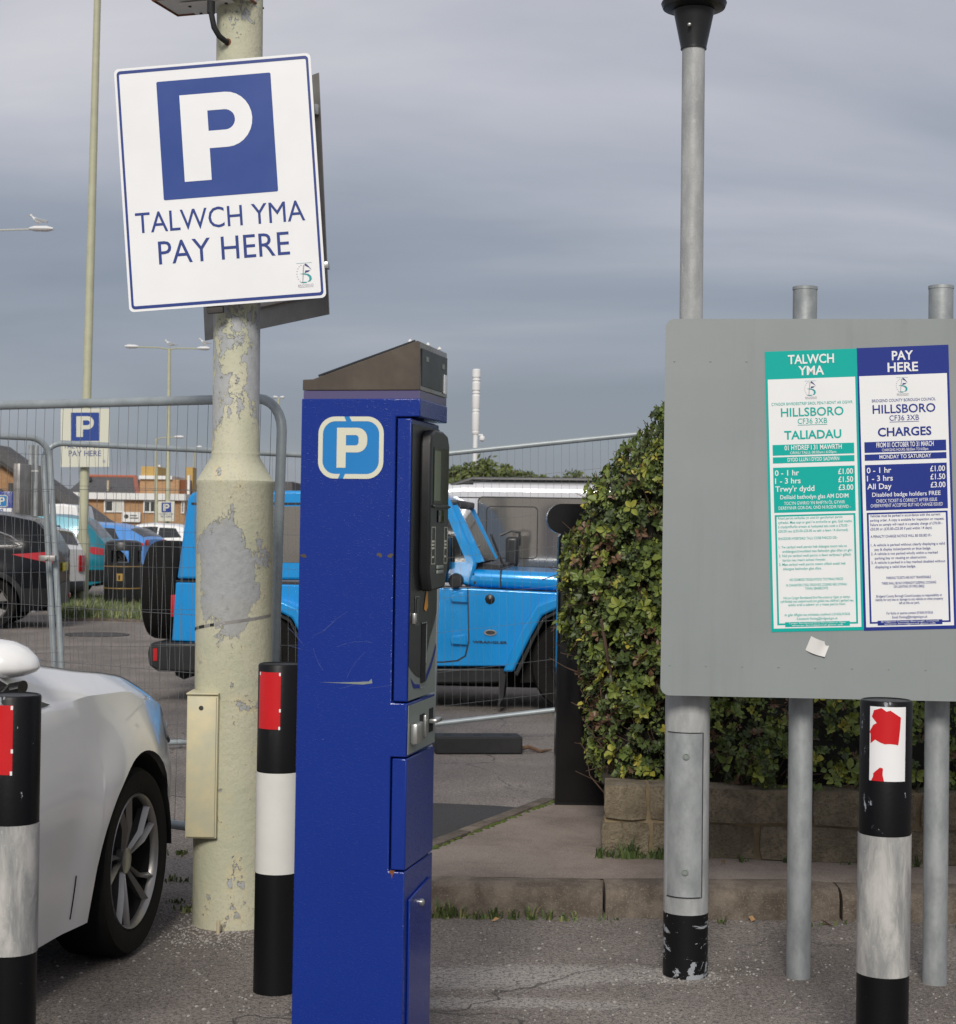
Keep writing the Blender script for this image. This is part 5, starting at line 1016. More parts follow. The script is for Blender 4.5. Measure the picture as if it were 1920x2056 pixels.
# door with seam, hinges, mirror
jpatch('door_seam', [(938, 1180), (941, 1180), (943, 1290), (936, 1318), (920, 1328), (890, 1331), (660, 1331), (660, 1328), (890, 1328), (918, 1325), (933, 1316), (940, 1288)], -.01, .0015, 'dark_trim')
for y0_ in (1188, 1273):
    h1 = jpatch('hinge', [(905, y0_ + 10), (908, y0_ + 4), (934, y0_), (940, y0_ + 22), (906, y0_ + 20)], .0, .035, 'jeep_blue', jp, .008)
mb_ = JP(916, 1166); MB().lathe(FJ.p(mb_[0], mb_[1], 0), [(.062, 0), (.060, .035), (.05, .045), (.001, .046)], 24, nj).build('mirror_foot', 'black_plastic', jp)
def mirror(u0, c_, par):
    z0, z1 = JP(900, 1150)[1], JP(900, 1078)[1]
    o = bevmod(MB().box(FJ, u0 - .055, u0 + .065, z0 + .02, z1, c_, c_ + .17).build('door_mirror', 'black_plastic', par, 30), .03, 3); MB().box(FJ, u0 - .02, u0 + .025, z0 - .07, z0 + .03, c_ - .02, c_ + .05, .008).build('mirror_arm', 'black_plastic', o); return o
mirror(JP(893, 1100)[0], .06, jp); mirror(JP(1000, 1100)[0], -WJ - .24, jp)
ma = JP(1012, 1075); MB().tube([FJ.p(ma[0] + .02, ma[1] - .1, -WJ - .15), FJ.p(ma[0] + .02, ma[1] + .02, -WJ - .15), FJ.p(ma[0] - .06, ma[1] + .035, -WJ - .15), FJ.p(ma[0] - .16, ma[1] - .01, -WJ - .15)], .012, 6).build('mirror_bracket', 'black_plastic', jp)
fc_ = JP(984, 1203); MB().lathe(FJ.p(*fc_, 0), [(.04, 0), (.04, .006), (.032, .012), (.012, .014), (.001, .02)], 20, nj).build('side_repeater', 'black_plastic', jp)
o_ = MB(); shape(o_, FJ, [[(JP(985, 1270)[0] + .052 * math.cos(t), JP(985, 1270)[1] + .025 * math.sin(t)) for t in [k * .3142 for k in range(20)]]], .012); ov = o_.build('oval_badge', 'steel', jp, False); o_ = MB(); shape(o_, FJ, [[(JP(985, 1270)[0] + .038 * math.cos(t), JP(985, 1270)[1] + .016 * math.sin(t)) for t in [k * .3142 for k in range(20)]]], .0135); o_.build('badge_face', 'rim_dark', ov, False)
o_ = MB(); text(o_, FJ, 'WRANGLER', JP(984, 1292)[0], JP(984, 1292)[1], .019, JP(1019, 1290)[0] - JP(949, 1290)[0], bold=.03, c=.006); o_.build('badge_lettering', 'dark_trim', jp, False)
# bolts on the cowl side
for px, py in ((933, 1113), (940, 1128), (950, 1153), (953, 1170)): MB().lathe(FJ.p(*JP(px, py), -.032), [(.011, 0), (.011, .012), (.001, .013)], 8, nj).build('bolt', 'dark_trim', jp)
# flares, running board, wheels, bumpers, spare
def flare(cx_px, nm):
    uc, zc_ = JP(cx_px, 1345); o1 = [(-.62 if cx_px > 800 else -.485, -.02), (-.46, .36), (-.36, .52), (-.22, .58), (.22, .58), (.36, .52), (.46, .36), (.60, .02)]; i1 = [(x_ * .86, y_ - .085 if abs(x_) < .5 else y_ - .0) for x_, y_ in o1]
    poly = [(uc + x_, zc_ + y_) for x_, y_ in o1] + [(uc + x_, zc_ + y_) for x_, y_ in i1[::-1]]
    o = bevmod(MB().prism(FJ, poly, -.05, .13).build(nm, 'jeep_blue', jp, 30), .02, 2)
    il = [(uc + x_ * .985, zc_ + y_ - .012) for x_, y_ in i1] + [(uc + x_ * .94, zc_ + y_ - .03) for x_, y_ in i1[::-1]]
    MB().prism(FJ, il, -.1, .125).build('flare_lip', 'black_plastic', o, 30)
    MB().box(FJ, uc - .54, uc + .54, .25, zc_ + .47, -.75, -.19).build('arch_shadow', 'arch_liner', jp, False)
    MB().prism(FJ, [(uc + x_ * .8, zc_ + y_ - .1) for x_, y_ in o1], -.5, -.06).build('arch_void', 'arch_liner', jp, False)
for cx_px in (515, 1166):
    flare(cx_px, 'wheel_flare'); uc = JP(cx_px, 1345)[0]
    wheel(jp, FJ.p(uc, .40, -.03), nj, .40, .26, .58, 5, 'dark'); wheel(jp, FJ.p(uc, .40, -WJ + .03), -nj, .40, .26, .58, 5, 'dark')
jpatch('rock_rail', [(590, 1342), (600, 1375), (1010, 1372), (1022, 1350), (1018, 1342)], -.12, -.01, 'black_plastic', jp, .015)
MB().box(FJ, .55, 3.1, .17, .56, -WJ + .25, -.35).build('chassis_shade', 'arch_liner', jp, False)  # dark chassis block set low to stand in for shade under the body
MB().prism(FJ, PJ([(1004, 1345), (1018, 1345), (1012, 1400), (1000, 1420), (1003, 1395)]), -.2, .08).build('mud_flap', 'rubber', jp, False)
jpatch('rear_bumper', [(304, 1292), (312, 1289), (420, 1290), (425, 1350), (320, 1347), (302, 1334), (300, 1310)], -WJ + .05, .06, 'black_plastic', jp, .02)
jpatch('bumper_reflector', [(312, 1301), (320, 1300), (320, 1325), (312, 1326)], .055, .066, 'tail_red'); jpatch('tow_bracket', [(330, 1347), (375, 1349), (373, 1362), (350, 1371), (333, 1362)], -.9, -.3, 'rubber')
sp_ = JP(330, 1192); wheel(jp, FJ.p(JP(290, 1192)[0] + .0, sp_[1], -WJ * .52), -eu, .43, .30, .56, 5, 'dark', 'spare_wheel')
MB().box(FJ, JP(345, 0)[0] - .16, JP(345, 0)[0] + .02, .75, 1.05, -WJ * .62, -WJ * .42).build('spare_carrier', 'arch_liner', jp, False)
MB().box(FJ, JP(349, 1200)[0] - .05, JP(349, 1200)[0] + .02, JP(349, 1240)[1], JP(349, 1195)[1], -.22, -.08, .01).build('tail_light', 'tail_red', jp)
jpatch('body_crease', [(353, 1165), (944, 1177.5), (944, 1179.5), (353, 1168)], -.04, -.004, 'dark_trim')
# --- white van behind the off-roader
FVo = at(700, 1100, 17.2); FVo.z = 0; FV = Fr(FVo, Vector((1, -.06, 0)), (0, 0, 1), Vector((-.06, -1, 0)))
def VP_(px, py):
    d = ray(px, py); t = (FVo - CAMP).dot(FV.n) / d.dot(FV.n); r_ = CAMP + d * t - FVo; return r_.dot(FV.u), r_.z
vn = thing('white_van', FVo + Vector((2.2, .9, 0)), 'white van with black roof rails and dark windows behind the off-roader', 'van', 'parked cars')
bodyp = [VP_(*q_) for q_ in ((760, 1290), (760, 1080), (800, 1010), (850, 975), (930, 968), (1600, 978), (1660, 1000), (1690, 1100), (1690, 1310))]
bevmod(MB().prism(FV, bodyp, -1.8, 0).build('body', 'van_silver', vn, 30), .09, 4)
MB().prism(FV, [VP_(*q_) for q_ in ((860, 997), (1600, 1004), (1600, 1006), (860, 999))], -.01, .003).build('roof_seam', 'dark_trim', vn, False)
def vpatch(nm, x0, x1, y0, y1, r_, c_, mt, par, ring=None):
    a_, b_ = VP_(x0, y1); e_, f_ = VP_(x1, y0); m_ = MB(); lp = [rrect(a_, e_, b_, f_, r_)]
    if ring: lp.append(rrect(a_ + ring, e_ - ring, b_ + ring, f_ - ring, max(.004, r_ - ring)))
    shape(m_, FV, lp, c_); return m_.build(nm, mt, par, False)
g1_ = vpatch('side_window', 958, 1340, 1003, 1137, .05, .004, 'glass_tint', vn); vpatch('sliding_pane_frame', 975, 1081, 1017, 1121, .05, .007, 'dark_trim', g1_, .01); vpatch('window_seal', 957, 1341, 1002, 1138, .055, .006, 'dark_trim', g1_, .012)
vpatch('cab_window', 790, 900, 1012, 1120, .05, .004, 'glass_dark', vn)
for c_ in (-.06, -1.7):
    MB().tube([FV.p(*VP_(905, 976), c_), FV.p(*VP_(948, 962), c_), FV.p(*VP_(1560, 968), c_), FV.p(*VP_(1600, 980), c_)], .028, 8).build('roof_rail', 'black_plastic', vn)
MB().prism(FV, [VP_(905, 978), VP_(950, 961), VP_(950, 976)], -.09, -.03).build('rail_foot', 'black_plastic', vn, False)
for px in (880, 1500): 
    a_ = VP_(px, 1300)[0]; wheel(vn, FV.p(a_, .33, -.08), FV.n, .33, .22, .62, 5, 'twin'); wheel(vn, FV.p(a_, .33, -1.72), -FV.n, .33, .22, .62, 5, 'twin')
# --- cars in the row beyond the fence
suv = dict(L=4.4, W=1.84, r=.345, xr=.86, xf=3.5, sill=.24, arch=1.14, paint='car_black', crown=.05, cladding=True, crease=.45,
    belt=[(0, 1.06), (.3, 1.12), (1.2, 1.09), (2.8, 1.02), (3.3, .97), (3.9, .92), (4.3, .75), (4.4, .6)],
    top=[(0, 1.05), (.10, 1.30), (.28, 1.52), (.7, 1.60), (1.5, 1.645), (2.2, 1.62), (2.7, 1.38), (3.15, 1.05), (3.6, 1.0), (4.1, .9), (4.4, .66)],
    plan=[(0, .80), (.12, .91), (.4, .975), (.9, 1), (3.5, 1), (4.0, .93), (4.25, .8), (4.4, .6)], roof=[(0, .78), (.8, .72), (2.2, .70), (3.0, .8), (4.4, .8)], face='broad', rim=.68,
    windows=[(.50, 1.2, .95, 1.2, .08, .62, 'glass_dark'), (1.25, 2.0, 1.25, 2.0, .05, .84, 'glass_dark'), (2.06, 3.0, 2.06, 2.45, .05, .84, 'glass_dark')], screens=[(2.38, 3.1, .08, 'glass_dark', 'windscreen'), (.06, .26, .12, 'glass_dark', 'rear_window')],
    lamps=[([(0.01, .90), (.06, .90), (.60, 1.02), (.01, 1.07)], 'tail_red', 'tail_light', (-1, 1))], trim=[[(.98, .62), (.62, .36), (.46, .08), (.60, .02), (1.2, .0)]],
    rear=[(0, .78, .90, .55, 'yellow', 'number_plate'), (.6, .38, .44, .14, 'tail_red', 'reflector'), (-.6, .38, .44, .14, 'tail_red', 'reflector')])
def rear_at(px, py, Y, head): q_ = at(px, py, Y); q_.z = 0; return q_
Hl = Vector((-.993, -.12, 0)).normalized()
make_car('black_car', 'black sport utility car with chrome window trim beyond the wire fence', rear_at(127, 1200, 24.0, Hl), Hl, suv)
fiat = dict(suv, L=3.6, W=1.63, r=.30, xr=.62, xf=2.92, sill=.20, paint='car_white', cladding=False, crease=None, face='twin',
    belt=[(0, .90), (.3, .95), (1.8, .90), (2.7, .86), (3.3, .72), (3.6, .5)], top=[(0, .98), (.08, 1.15), (.22, 1.36), (.7, 1.46), (1.4, 1.48), (1.9, 1.40), (2.4, 1.08), (2.8, .95), (3.3, .8), (3.6, .55)],
    plan=[(0, .80), (.1, .9), (.35, .98), (.8, 1), (2.9, 1), (3.3, .88), (3.6, .6)], roof=[(0, .78), (.8, .72), (1.9, .70), (2.6, .8), (3.6, .8)], windows=[(.4, .9, .6, .9, .1, .75, 'glass_dark'), (.98, 2.2, .98, 1.8, .06, .84, 'glass_dark')], screens=[(1.75, 2.4, .08, 'glass_dark', 'windscreen'), (.05, .2, .12, 'glass_dark', 'rear_window')],
    lamps=[([(.02, .66), (.16, .64), (.22, .88), (.02, .90)], 'tail_red', 'tail_light', (-1, 1))], trim=[], rear=[(.52, .62, .90, .16, 'tail_red', 'tail_lens'), (-.52, .62, .90, .16, 'tail_red', 'tail_lens'), (0, .28, .46, 1.2, 'black_plastic', 'bumper')])
Hf = Vector((-.93, .36, 0)).normalized(); make_car('small_white_car', 'small white rounded car with oval red tail light behind the black car', rear_at(110, 1150, 28.0, Hf) + Vector((.0, .55, 0)), Hf, fiat)
teal = dict(suv, L=4.17, W=1.77, r=.335, xr=.80, xf=3.3, paint='car_teal', trim=[], crease=.5, face='twin', top=[(0, 1.05), (.12, 1.25), (.4, 1.55), (.8, 1.61), (1.6, 1.63), (2.2, 1.60), (2.7, 1.36), (3.1, 1.06), (3.5, 1.0), (3.9, .9), (4.17, .66)],
    belt=[(0, .96), (.3, 1.03), (1.2, 1.0), (2.8, .97), (3.2, .95), (3.8, .88), (4.17, .6)], plan=[(0, .80), (.12, .91), (.4, .975), (.9, 1), (3.4, 1), (3.8, .93), (4.05, .8), (4.17, .6)],
    windows=[(.62, 1.2, .85, 1.2, .02, .7, 'glass_dark'), (1.25, 2.0, 1.25, 2.0, .05, .84, 'glass_dark'), (2.06, 2.9, 2.06, 2.4, .05, .84, 'glass_dark')], screens=[(2.35, 3.05, .08, 'glass_dark', 'windscreen'), (.08, .36, .12, 'glass_dark', 'rear_window')], lamps=[([(.01, .84), (.2, .86), (.40, .99), (.01, 1.0)], 'tail_red', 'tail_light', (-1, 1))], rear=[(.5, .86, .99, .3, 'tail_red', 'tail_lens'), (-.5, .86, .99, .3, 'tail_red', 'tail_lens'), (0, .7, .82, .5, 'yellow', 'number_plate')])
Ht = Vector((-.999, -.04, 0)).normalized(); make_car('teal_car', 'teal compact utility car with white roof bar behind the dark litter bin', rear_at(222, 1150, 33.0, Ht), Ht, teal)
blue = dict(hatch, L=4.35, xf=3.42, xr=.80, paint='car_sky_blue', twist=0, crease=.6, belt=[(0, .88), (.4, .98), (1.5, .93), (2.6, .90), (3.1, .88), (3.5, .85), (3.9, .78), (4.2, .66), (4.35, .55)], top=[(0, .98), (.12, 1.10), (.45, 1.30), (1.0, 1.43), (1.8, 1.465), (2.3, 1.42), (2.75, 1.20), (3.1, 1.0), (3.7, .90), (4.1, .78), (4.35, .56)],
    plan=[(0, .80), (.15, .92), (.5, .985), (1, 1), (3.3, 1), (3.7, .97), (4.0, .90), (4.2, .8), (4.35, .55)], seams=[], lamps=[([(.01, .80), (.2, .84), (.42, 1.0), (.02, 1.0)], 'tail_red', 'tail_light', (-1, 1))], windows=[(.70, 1.5, .95, 1.5, .06, .8, 'glass_dark'), (1.55, 2.9, 1.55, 2.35, .06, .84, 'glass_dark')], rear=[(.52, .82, .98, .24, 'tail_red', 'tail_lens'), (-.52, .82, .98, .24, 'tail_red', 'tail_lens')])
Hb = Vector((-.96, .27, 0)).normalized(); make_car('light_blue_car', 'light blue hatchback parked beyond the dark litter bin', rear_at(312, 1100, 48.0, Hb), Hb, blue)
wh = dict(blue, paint='car_white'); make_car('far_white_car', 'far white car parked in front of the long brick building', rear_at(420, 1100, 56.0, Hb), Vector((-.98, .1, 0)).normalized(), wh)
q_ = at(165, 1060, 42); q_.z = 0; FVV = Fr(q_, (-1, 0, 0), (0, 0, 1), (0, -1, 0)); v2 = thing('far_white_van', q_, 'far white van roof showing above the teal car', 'van', 'parked cars')
bevmod(MB().prism(FVV, [(0, .3), (0, 1.2), (.15, 1.86), (.5, 1.9), (1.15, 1.88), (1.2, 1.6), (2.1, 1.55), (2.5, 1.1), (3.2, .95), (3.4, .3)], -1.7, 0).build('body', 'car_white', v2, 30), .05); MB().prism(FVV, [(.2, 1.15), (.2, 1.6), (1.1, 1.6), (1.1, 1.15)], .002, .006).build('side_window', 'glass_dark', v2, False)
for x_ in (.7, 2.6): wheel(v2, FVV.p(x_, .32, -.1), FVV.n, .32, .2, .62, 5, 'twin')
# ================================================================== grass island, bin, lamps, far signs
isl = [gnd(118, 1248), gnd(200, 1247), gnd(290, 1250), gnd(345, 1243), gnd(360, 1212), gnd(280, 1206), gnd(150, 1207), gnd(105, 1222)]
sheet('grass_island', [(v.x, v.y) for v in isl], .05, 'moss')
mb = MB(); mb.prism(WORLD, [(v.x, v.y) for v in isl], 0, .048); mb.build('island_kerb', 'kerb_stone', None, False, 'structure')
gm = MB(); rnd = random.Random(8); cx_ = sum((v for v in isl), Vector()) / len(isl)
for i in range(2600):
    a_, b_ = rnd.random(), rnd.random(); k = rnd.randrange(len(isl)); p_ = cx_ + (isl[k] - cx_) * math.sqrt(a_) * (1 - b_) + (isl[(k + 1) % len(isl)] - cx_) * math.sqrt(a_) * b_
    p_.z = .05; h = .12; w_ = .012; d = rnd.uniform(0, 6.28); dv = Vector((math.cos(d), math.sin(d), 0)); sd = Vector((w_, 0, 0)); tn = rnd.random()
    hh = h * rnd.uniform(.5, 1.4); gm.add([p_ - sd, p_ + sd, p_ + dv * .05 + Vector((0, 0, hh))], [(0, 1, 2)]); gm.tone.append(tn)
tag(gm.build('island_grass', 'grass_blade', None, False), 'rough green grass on the traffic island around the litter bin', 'grass', kind='stuff')
bq = gnd(246, 1216, .05); lb = thing('litter_bin', bq, 'black round litter bin with gold bands on the grass island', 'litter bin'); rb = .315
hb = zat(246, 1084, bq.y) - bq.z
MB().lathe(bq, [(rb * .96, 0), (rb, .03), (rb, hb * .66)], 32).build('drum', 'black_plastic', lb)
for a0 in (45, 135, 225, 315):
    m_ = MB(); m_.grid(lambda s_, t: bq + Vector((math.cos(R(a0 - 17 + 34 * s_)) * rb, math.sin(R(a0 - 17 + 34 * s_)) * rb, hb * (.65 + .2 * t))), 6, 1); m_.build('pillar', 'black_plastic', lb)
MB().lathe(bq, [(rb, hb * .84), (rb, hb * .9), (rb * .93, hb * .965), (rb * .7, hb * .995), (.01, hb)], 32).build('lid', 'black_plastic', lb)
for z_ in (hb * .27, hb * .60): MB().lathe(bq + Vector((0, 0, z_)), [(rb + .001, -.009), (rb + .008, -.007), (rb + .008, .007), (rb + .001, .009)], 32, caps=False).build('gold_band', 'gold', lb)
curved(MB(), bq, rb + .006, -8, 11, hb * .385, hb * .495).build('litter_label', 'gold', lb)
curved(MB(), bq, rb + .009, -2, 3, hb * .40, hb * .47, 4).build('label_figure', 'black_plastic', lb)
def lamp(name, label, px, py_base, Y, r0, r1, ptop, arms, matl='column_green', lx=None, zsw=None):
    q_ = at(px, py_base, Y); q_.z = 0; root = thing(name, q_, label, 'lamp post', 'tall car park lamps'); tx, tz = at(ptop[0], ptop[1], Y).x, at(ptop[0], ptop[1], Y).z
    ax = Vector((tx - q_.x, 0, tz)); H_ = tz; zsw = zsw or 1.2
    pr = [(r0, 0), (r0, zsw - .06), (r1 * 1.15, zsw + .06), (r1 * .8, H_)]
    rings = [[q_ + ax * (z_ / H_) + Vector((math.cos(t) * r_, math.sin(t) * r_, 0)) for t in [k * 6.2832 / 16 for k in range(16)]] for r_, z_ in pr]; MB().loft(rings).build('post', matl, root)
    tpq = q_ + ax
    for dx, rise, ll in arms:
        e_ = tpq + Vector((dx, 0, rise)); MB().tube([tpq - Vector((0, 0, .05)), tpq + Vector((dx * .3, 0, rise * .5)), e_], r1 * .35, 6).build('arm', matl, root)
        s_ = 1 if dx > 0 else -1; MB().loft([[e_ + Vector((s_ * x_, w_ * math.cos(t), h_ * math.sin(t) + .02)) for t in [k * 6.2832 / 10 for k in range(10)]] for x_, w_, h_ in ((-.05, .05, .04), (.1, .14, .08), (ll * .7, .15, .09), (ll, .06, .04))]).build('lantern', 'lantern_white', root)
    return root, tpq
lamp('tall_lamp_post', 'tall slim lamp post carrying a parking sign on the grass island', 163, 1212, bq.y + .4, .118, .072, (199, -120), [(1.2, .2, .6)], zsw=zat(170, 1076, bq.y + .4))
lr, lt = lamp('double_lamp', 'double-armed lamp with two gulls on top', 336, 1100, 75, .15, .09, (340, 699), [(-1.42, .03, .55), (1.3, .0, .5)])
lamp('single_lamp', 'short single-armed lamp with yellow foot left of the double lamp', 313, 1090, 100, .16, .1, (314.5, 880), [(1.1, .08, .5)])
lamp('left_lamp', 'lamp arm reaching in from the left edge with a gull on it', -75, 1100, 52, .14, .08, (-55, 466), [(1.80, .12, .68)], 'lamp_grey')
lamp('far_lamp', 'small far lamp just above the near fence corner', 556, 1090, 95, .12, .08, (560, 800), [(-.12, .05, .2), (.12, .05, .2)])
lamp('low_far_lamp', 'tiny lamp head peeping over the fence tube left of the column', 388, 1090, 120, .12, .08, (390, 902), [(.2, .15, .35)])
q_ = at(312, 1066, 99.5); tag(MB().lathe(Vector((q_.x, q_.y, 0)), [(.24, 0), (.24, q_.z), (.18, q_.z + .1), (.05, q_.z + .12)], 12).build('yellow_sleeve', 'yellow'), 'yellow sleeve round the foot of the single lamp', 'sleeve')
park_sign('far_parking_sign', 'cream PAY HERE sign on the tall lamp post behind the wire fence', tilt_frame(170.5, 879, bq.y + .22, 1.0, -4), 100 / FPX * bq.y, 118 / FPX * bq.y, True, False)
park_sign('farthest_parking_sign', 'tiny white parking sign in front of the far brick building', tilt_frame(334, 1026.5, 74.7, 0.8), 33 / FPX * 75, 40 / FPX * 75, True, False)
def gull(px, py, Y, face, label):
    q_ = at(px, py, Y); root = thing('gull', q_, label, 'gull', 'gulls on the lamps'); f = face; k = .42
    B = lambda x, y, z: q_ + Vector((x * f, y, z)) * 1.0
    def ring(x, z, r_, rz=None): return [B(x, r_ * math.cos(t), z + (rz or r_) * math.sin(t)) for t in [j * 6.2832 / 10 for j in range(10)]]
    MB().loft([ring(-.24, .10, .012), ring(-.16, .12, .04), ring(-.05, .14, .075), ring(.06, .16, .08), ring(.13, .20, .055), ring(.165, .25, .04), ring(.19, .29, .045), ring(.225, .30, .035), ring(.25, .30, .012)]).build('body', 'gull_white', root)
    for s_ in (-1, 1): MB().loft([[B(x, s_ * (w_ + .012), z + .02), B(x, s_ * (w_ + .004), z - .035), B(x, s_ * w_ * .6, z + .045)] for x, z, w_ in ((.08, .18, .075), (-.05, .165, .085), (-.2, .13, .05), (-.30, .11, .02))]).build('wing', 'gull_grey', root)
    MB().loft([ring(.245, .298, .012), ring(.30, .29, .004)]).build('beak', 'beak', root)
    for s_ in (-1, 1): MB().tube([B(.0, s_ * .025, .09), B(.01, s_ * .025, 0)], .006, 5).build('leg', 'beak', root)
gull(76, 452, 52, -1, 'white gull standing on the lamp at the left edge'); gull(342, 697, 75, -1, 'gull sitting above the pole of the double lamp'); gull(411, 694, 75, -1, 'gull at the right end of the double lamp beside the column')
# ------------------------------------------------------------------ a second pay point beyond the black car
q_ = at(4, 1040, 27); q_.z = 0; f2 = Fr(q_, (1, 0, 0), (0, 0, 1), (0, -1, 0)); zz_ = lambda py: zat(8, py, 27)
p2_ = thing('far_pay_machine', q_, 'blue pay machine with white P emblem at the left edge behind the black car', 'pay machine')
MB().box(f2, -.18, .165, 0, zz_(987), -.3, 0, .01).build('casing', 'blue_enamel', p2_); m_ = MB(); shape(m_, f2, [rrect(-.13, .085, zz_(1018), zz_(994), .03), rrect(-.115, .07, zz_(1016.5), zz_(995.5), .025)], .003); m_.build('emblem_frame', 'logo_cream', p2_, False)
m_ = MB(); shape(m_, f2, [rrect(-.115, .07, zz_(1016.5), zz_(995.5), .025)], .0025); m_.build('emblem_ground', 'logo_sky', p2_, False); m_ = MB(); shape(m_, f2, letter_p(-.06, zz_(1014), .1, zz_(998) - zz_(1014), .035, .6, .22), .006); m_.build('letter_p', 'logo_cream', p2_, False)
m_ = MB(); shape(m_, f2, [rect(-.18, .16, zz_(1034), zz_(1020))], .003); m_.build('white_label', 'notice_white', p2_, False); m_ = MB(); shape(m_, f2, letter_p(-.03, zz_(1031), .05, .07, .016, .6, .22), .005); m_.build('label_p', 'ink_blue', p2_, False)
q_ = at(56, 1040, 27.6); q_.z = 0; f2 = Fr(q_, Vector((.5, .87, 0)), (0, 0, 1), Vector((.87, -.5, 0))); b2 = thing('far_notice_board', q_, 'dark notice board seen edge-on between two grey posts behind the black car', 'notice board')
for px, w_ in ((60, .04), (70.5, .04)):
    v = at(px, 1040, 27.4); v.z = 0; MB().lathe(v, [(w_, 0), (w_, zat(px, 894, 27.4)), (w_ * .8, zat(px, 893, 27.4))], 12).build('post', 'galvanised', b2); MB().lathe(v + Vector((0, 0, zat(px, 947, 27.4))), [(w_ * 1.1, 0), (w_ * 1.1, .02)], 12).build('collar', 'white_paint', b2)
f3 = Fr(at(47.5, 985, 27.2), Vector((.12, .99, 0)), (0, 0, 1), Vector((.99, -.12, 0))); zc0 = zat(47, 1036, 27.2) - f3.o.z; zc1 = zat(47, 932, 27.2) - f3.o.z; MB().box(f3, -.3, .9, zc0, zc1, -.055, .055, .01).build('panel', 'plate_back', b2)
# ------------------------------------------------------------------ white mast with rings
q_ = at(952, 1060, 60); q_.z = 0; zt = lambda py: zat(957, py, 60); ms = thing('white_mast', q_, 'white mast with ringed sleeve rising behind the off-roader', 'mast')
MB().lathe(q_, [(.10, 0), (.085, zt(873))], 20).build('pole', 'lantern_white', ms)
pr = [(.085, zt(873))]
for py, r_ in ((872, .21), (868, .25), (866, .21), (862, .25), (830, .255), (828, .22), (825, .255), (822, .22), (818, .265), (795, .265), (792, .22), (789, .27), (786, .22), (783, .27), (769, .28), (766, .23), (763, .28), (760, .23), (757, .285), (743, .285), (741, .2)): pr.append((r_ * .53, zt(py)))
MB().lathe(q_, pr, 24).build('sleeve', 'lantern_white', ms, 20); v = Vector((q_.x + .16, q_.y, zt(880))); MB().lathe(v + Vector((.08, 0, -.12)), [(.01, 0), (.09, .05), (.11, .12), (.09, .19), (.01, .23)], 12).build('ball_camera', 'lantern_white', ms); MB().tube([v + Vector((-.15, 0, .12)), v + Vector((.1, 0, .12))], .03, 6).build('bracket', 'lantern_white', ms)
# ------------------------------------------------------------------ buildings
def wall_box(mb, fr, a0, a1, b0, b1, dep): return mb.box(fr, a0, a1, b0, b1, -dep, 0)
YB = 105.0; bo_ = at(0, 1050, YB); bo_.z = 0; FBd = Fr((0, YB, 0), (1, 0, 0), (0, 0, 1), (0, -1, 0)); X = lambda px, Y=YB: at(px, 1040, Y).x; Z = lambda px, py, Y=YB: zat(px, py, Y)
bd = thing('brick_building', (X(250), YB, 0), 'long brown brick building with white fascia and flat-roofed tower', 'building')
wall_box(MB(), FBd, X(130), X(372), 0, Z(250, 1003), 10).build('wall', 'brick', bd, False)
MB().box(FBd, X(143), X(374), Z(250, 1003), Z(250, 990), -10, .35).build('fascia', 'white_paint', bd, False)
for x0, x1 in ((209, 249), (288, 318), (364, 371)):
    w_ = MB().box(FBd, X(x0), X(x1), Z(250, 1029), Z(250, 1004), -.02, .10).build('window', 'white_paint', bd, False); g_ = .10
    mid = X(x0) + (X(x1) - X(x0)) * .45
    MB().box(FBd, X(x0) + g_, mid - .04, Z(250, 1029) + g_, Z(250, 1004) - g_, .08, .105).build('pane', 'house_glass', w_, False); MB().box(FBd, mid + .04, X(x1) - g_, Z(250, 1029) + g_, Z(250, 1004) - g_, .08, .105).build('pane', 'curtain' if x0 == 209 else 'house_glass', w_, False)
tw_ = MB().box(FBd, X(272), X(352), Z(250, 990), Z(300, 961), -6, -1.2).build('tower', 'brick', bd, False); MB().box(FBd, X(271), X(338), Z(300, 961), Z(300, 954), -6.2, -1.0).build('tower_fascia', 'white_paint', tw_, False)
MB().box(FBd, X(272), X(305), Z(300, 954), Z(300, 935), -5, -1.5).build('parapet', 'ochre_brick', tw_, False); MB().box(FBd, X(358), X(372), Z(350, 990), Z(350, 935), -4, -2.5).build('chimney', 'ochre_brick', bd, False)
MB().box(FBd, X(299), X(303), Z(300, 935), Z(300, 930), -3, -2.8).build('chimney_pot', 'white_paint', tw_, False); MB().box(FBd, X(370), X(374.5), Z(350, 993), Z(350, 953), -1.2, -.9).build('downpipe', 'white_paint', bd, False)
MB().box(FBd, X(352), X(370), Z(350, 990), Z(350, 962), -5, -1.4).build('tower_shaded_side', 'rust_and_shade_brown', bd, False)  # brown block colours in the shade on the tower's right side
sb = MB().box(FBd, X(246), X(283), Z(260, 1048), Z(260, 1028), .12, .2).build('name_board', 'white_paint', bd, False); m_ = MB(); m_.lathe(FBd.p(X(255), Z(260, 1037), .2), [(.14, 0), (.14, .02), (.01, .02)], 12, FBd.n); m_.box(FBd, X(262), X(276), Z(260, 1036), Z(260, 1034), .2, .22); m_.box(FBd, X(262), X(279), Z(260, 1041), Z(260, 1039), .2, .22); m_.build('board_marks', 'iron', sb, False)
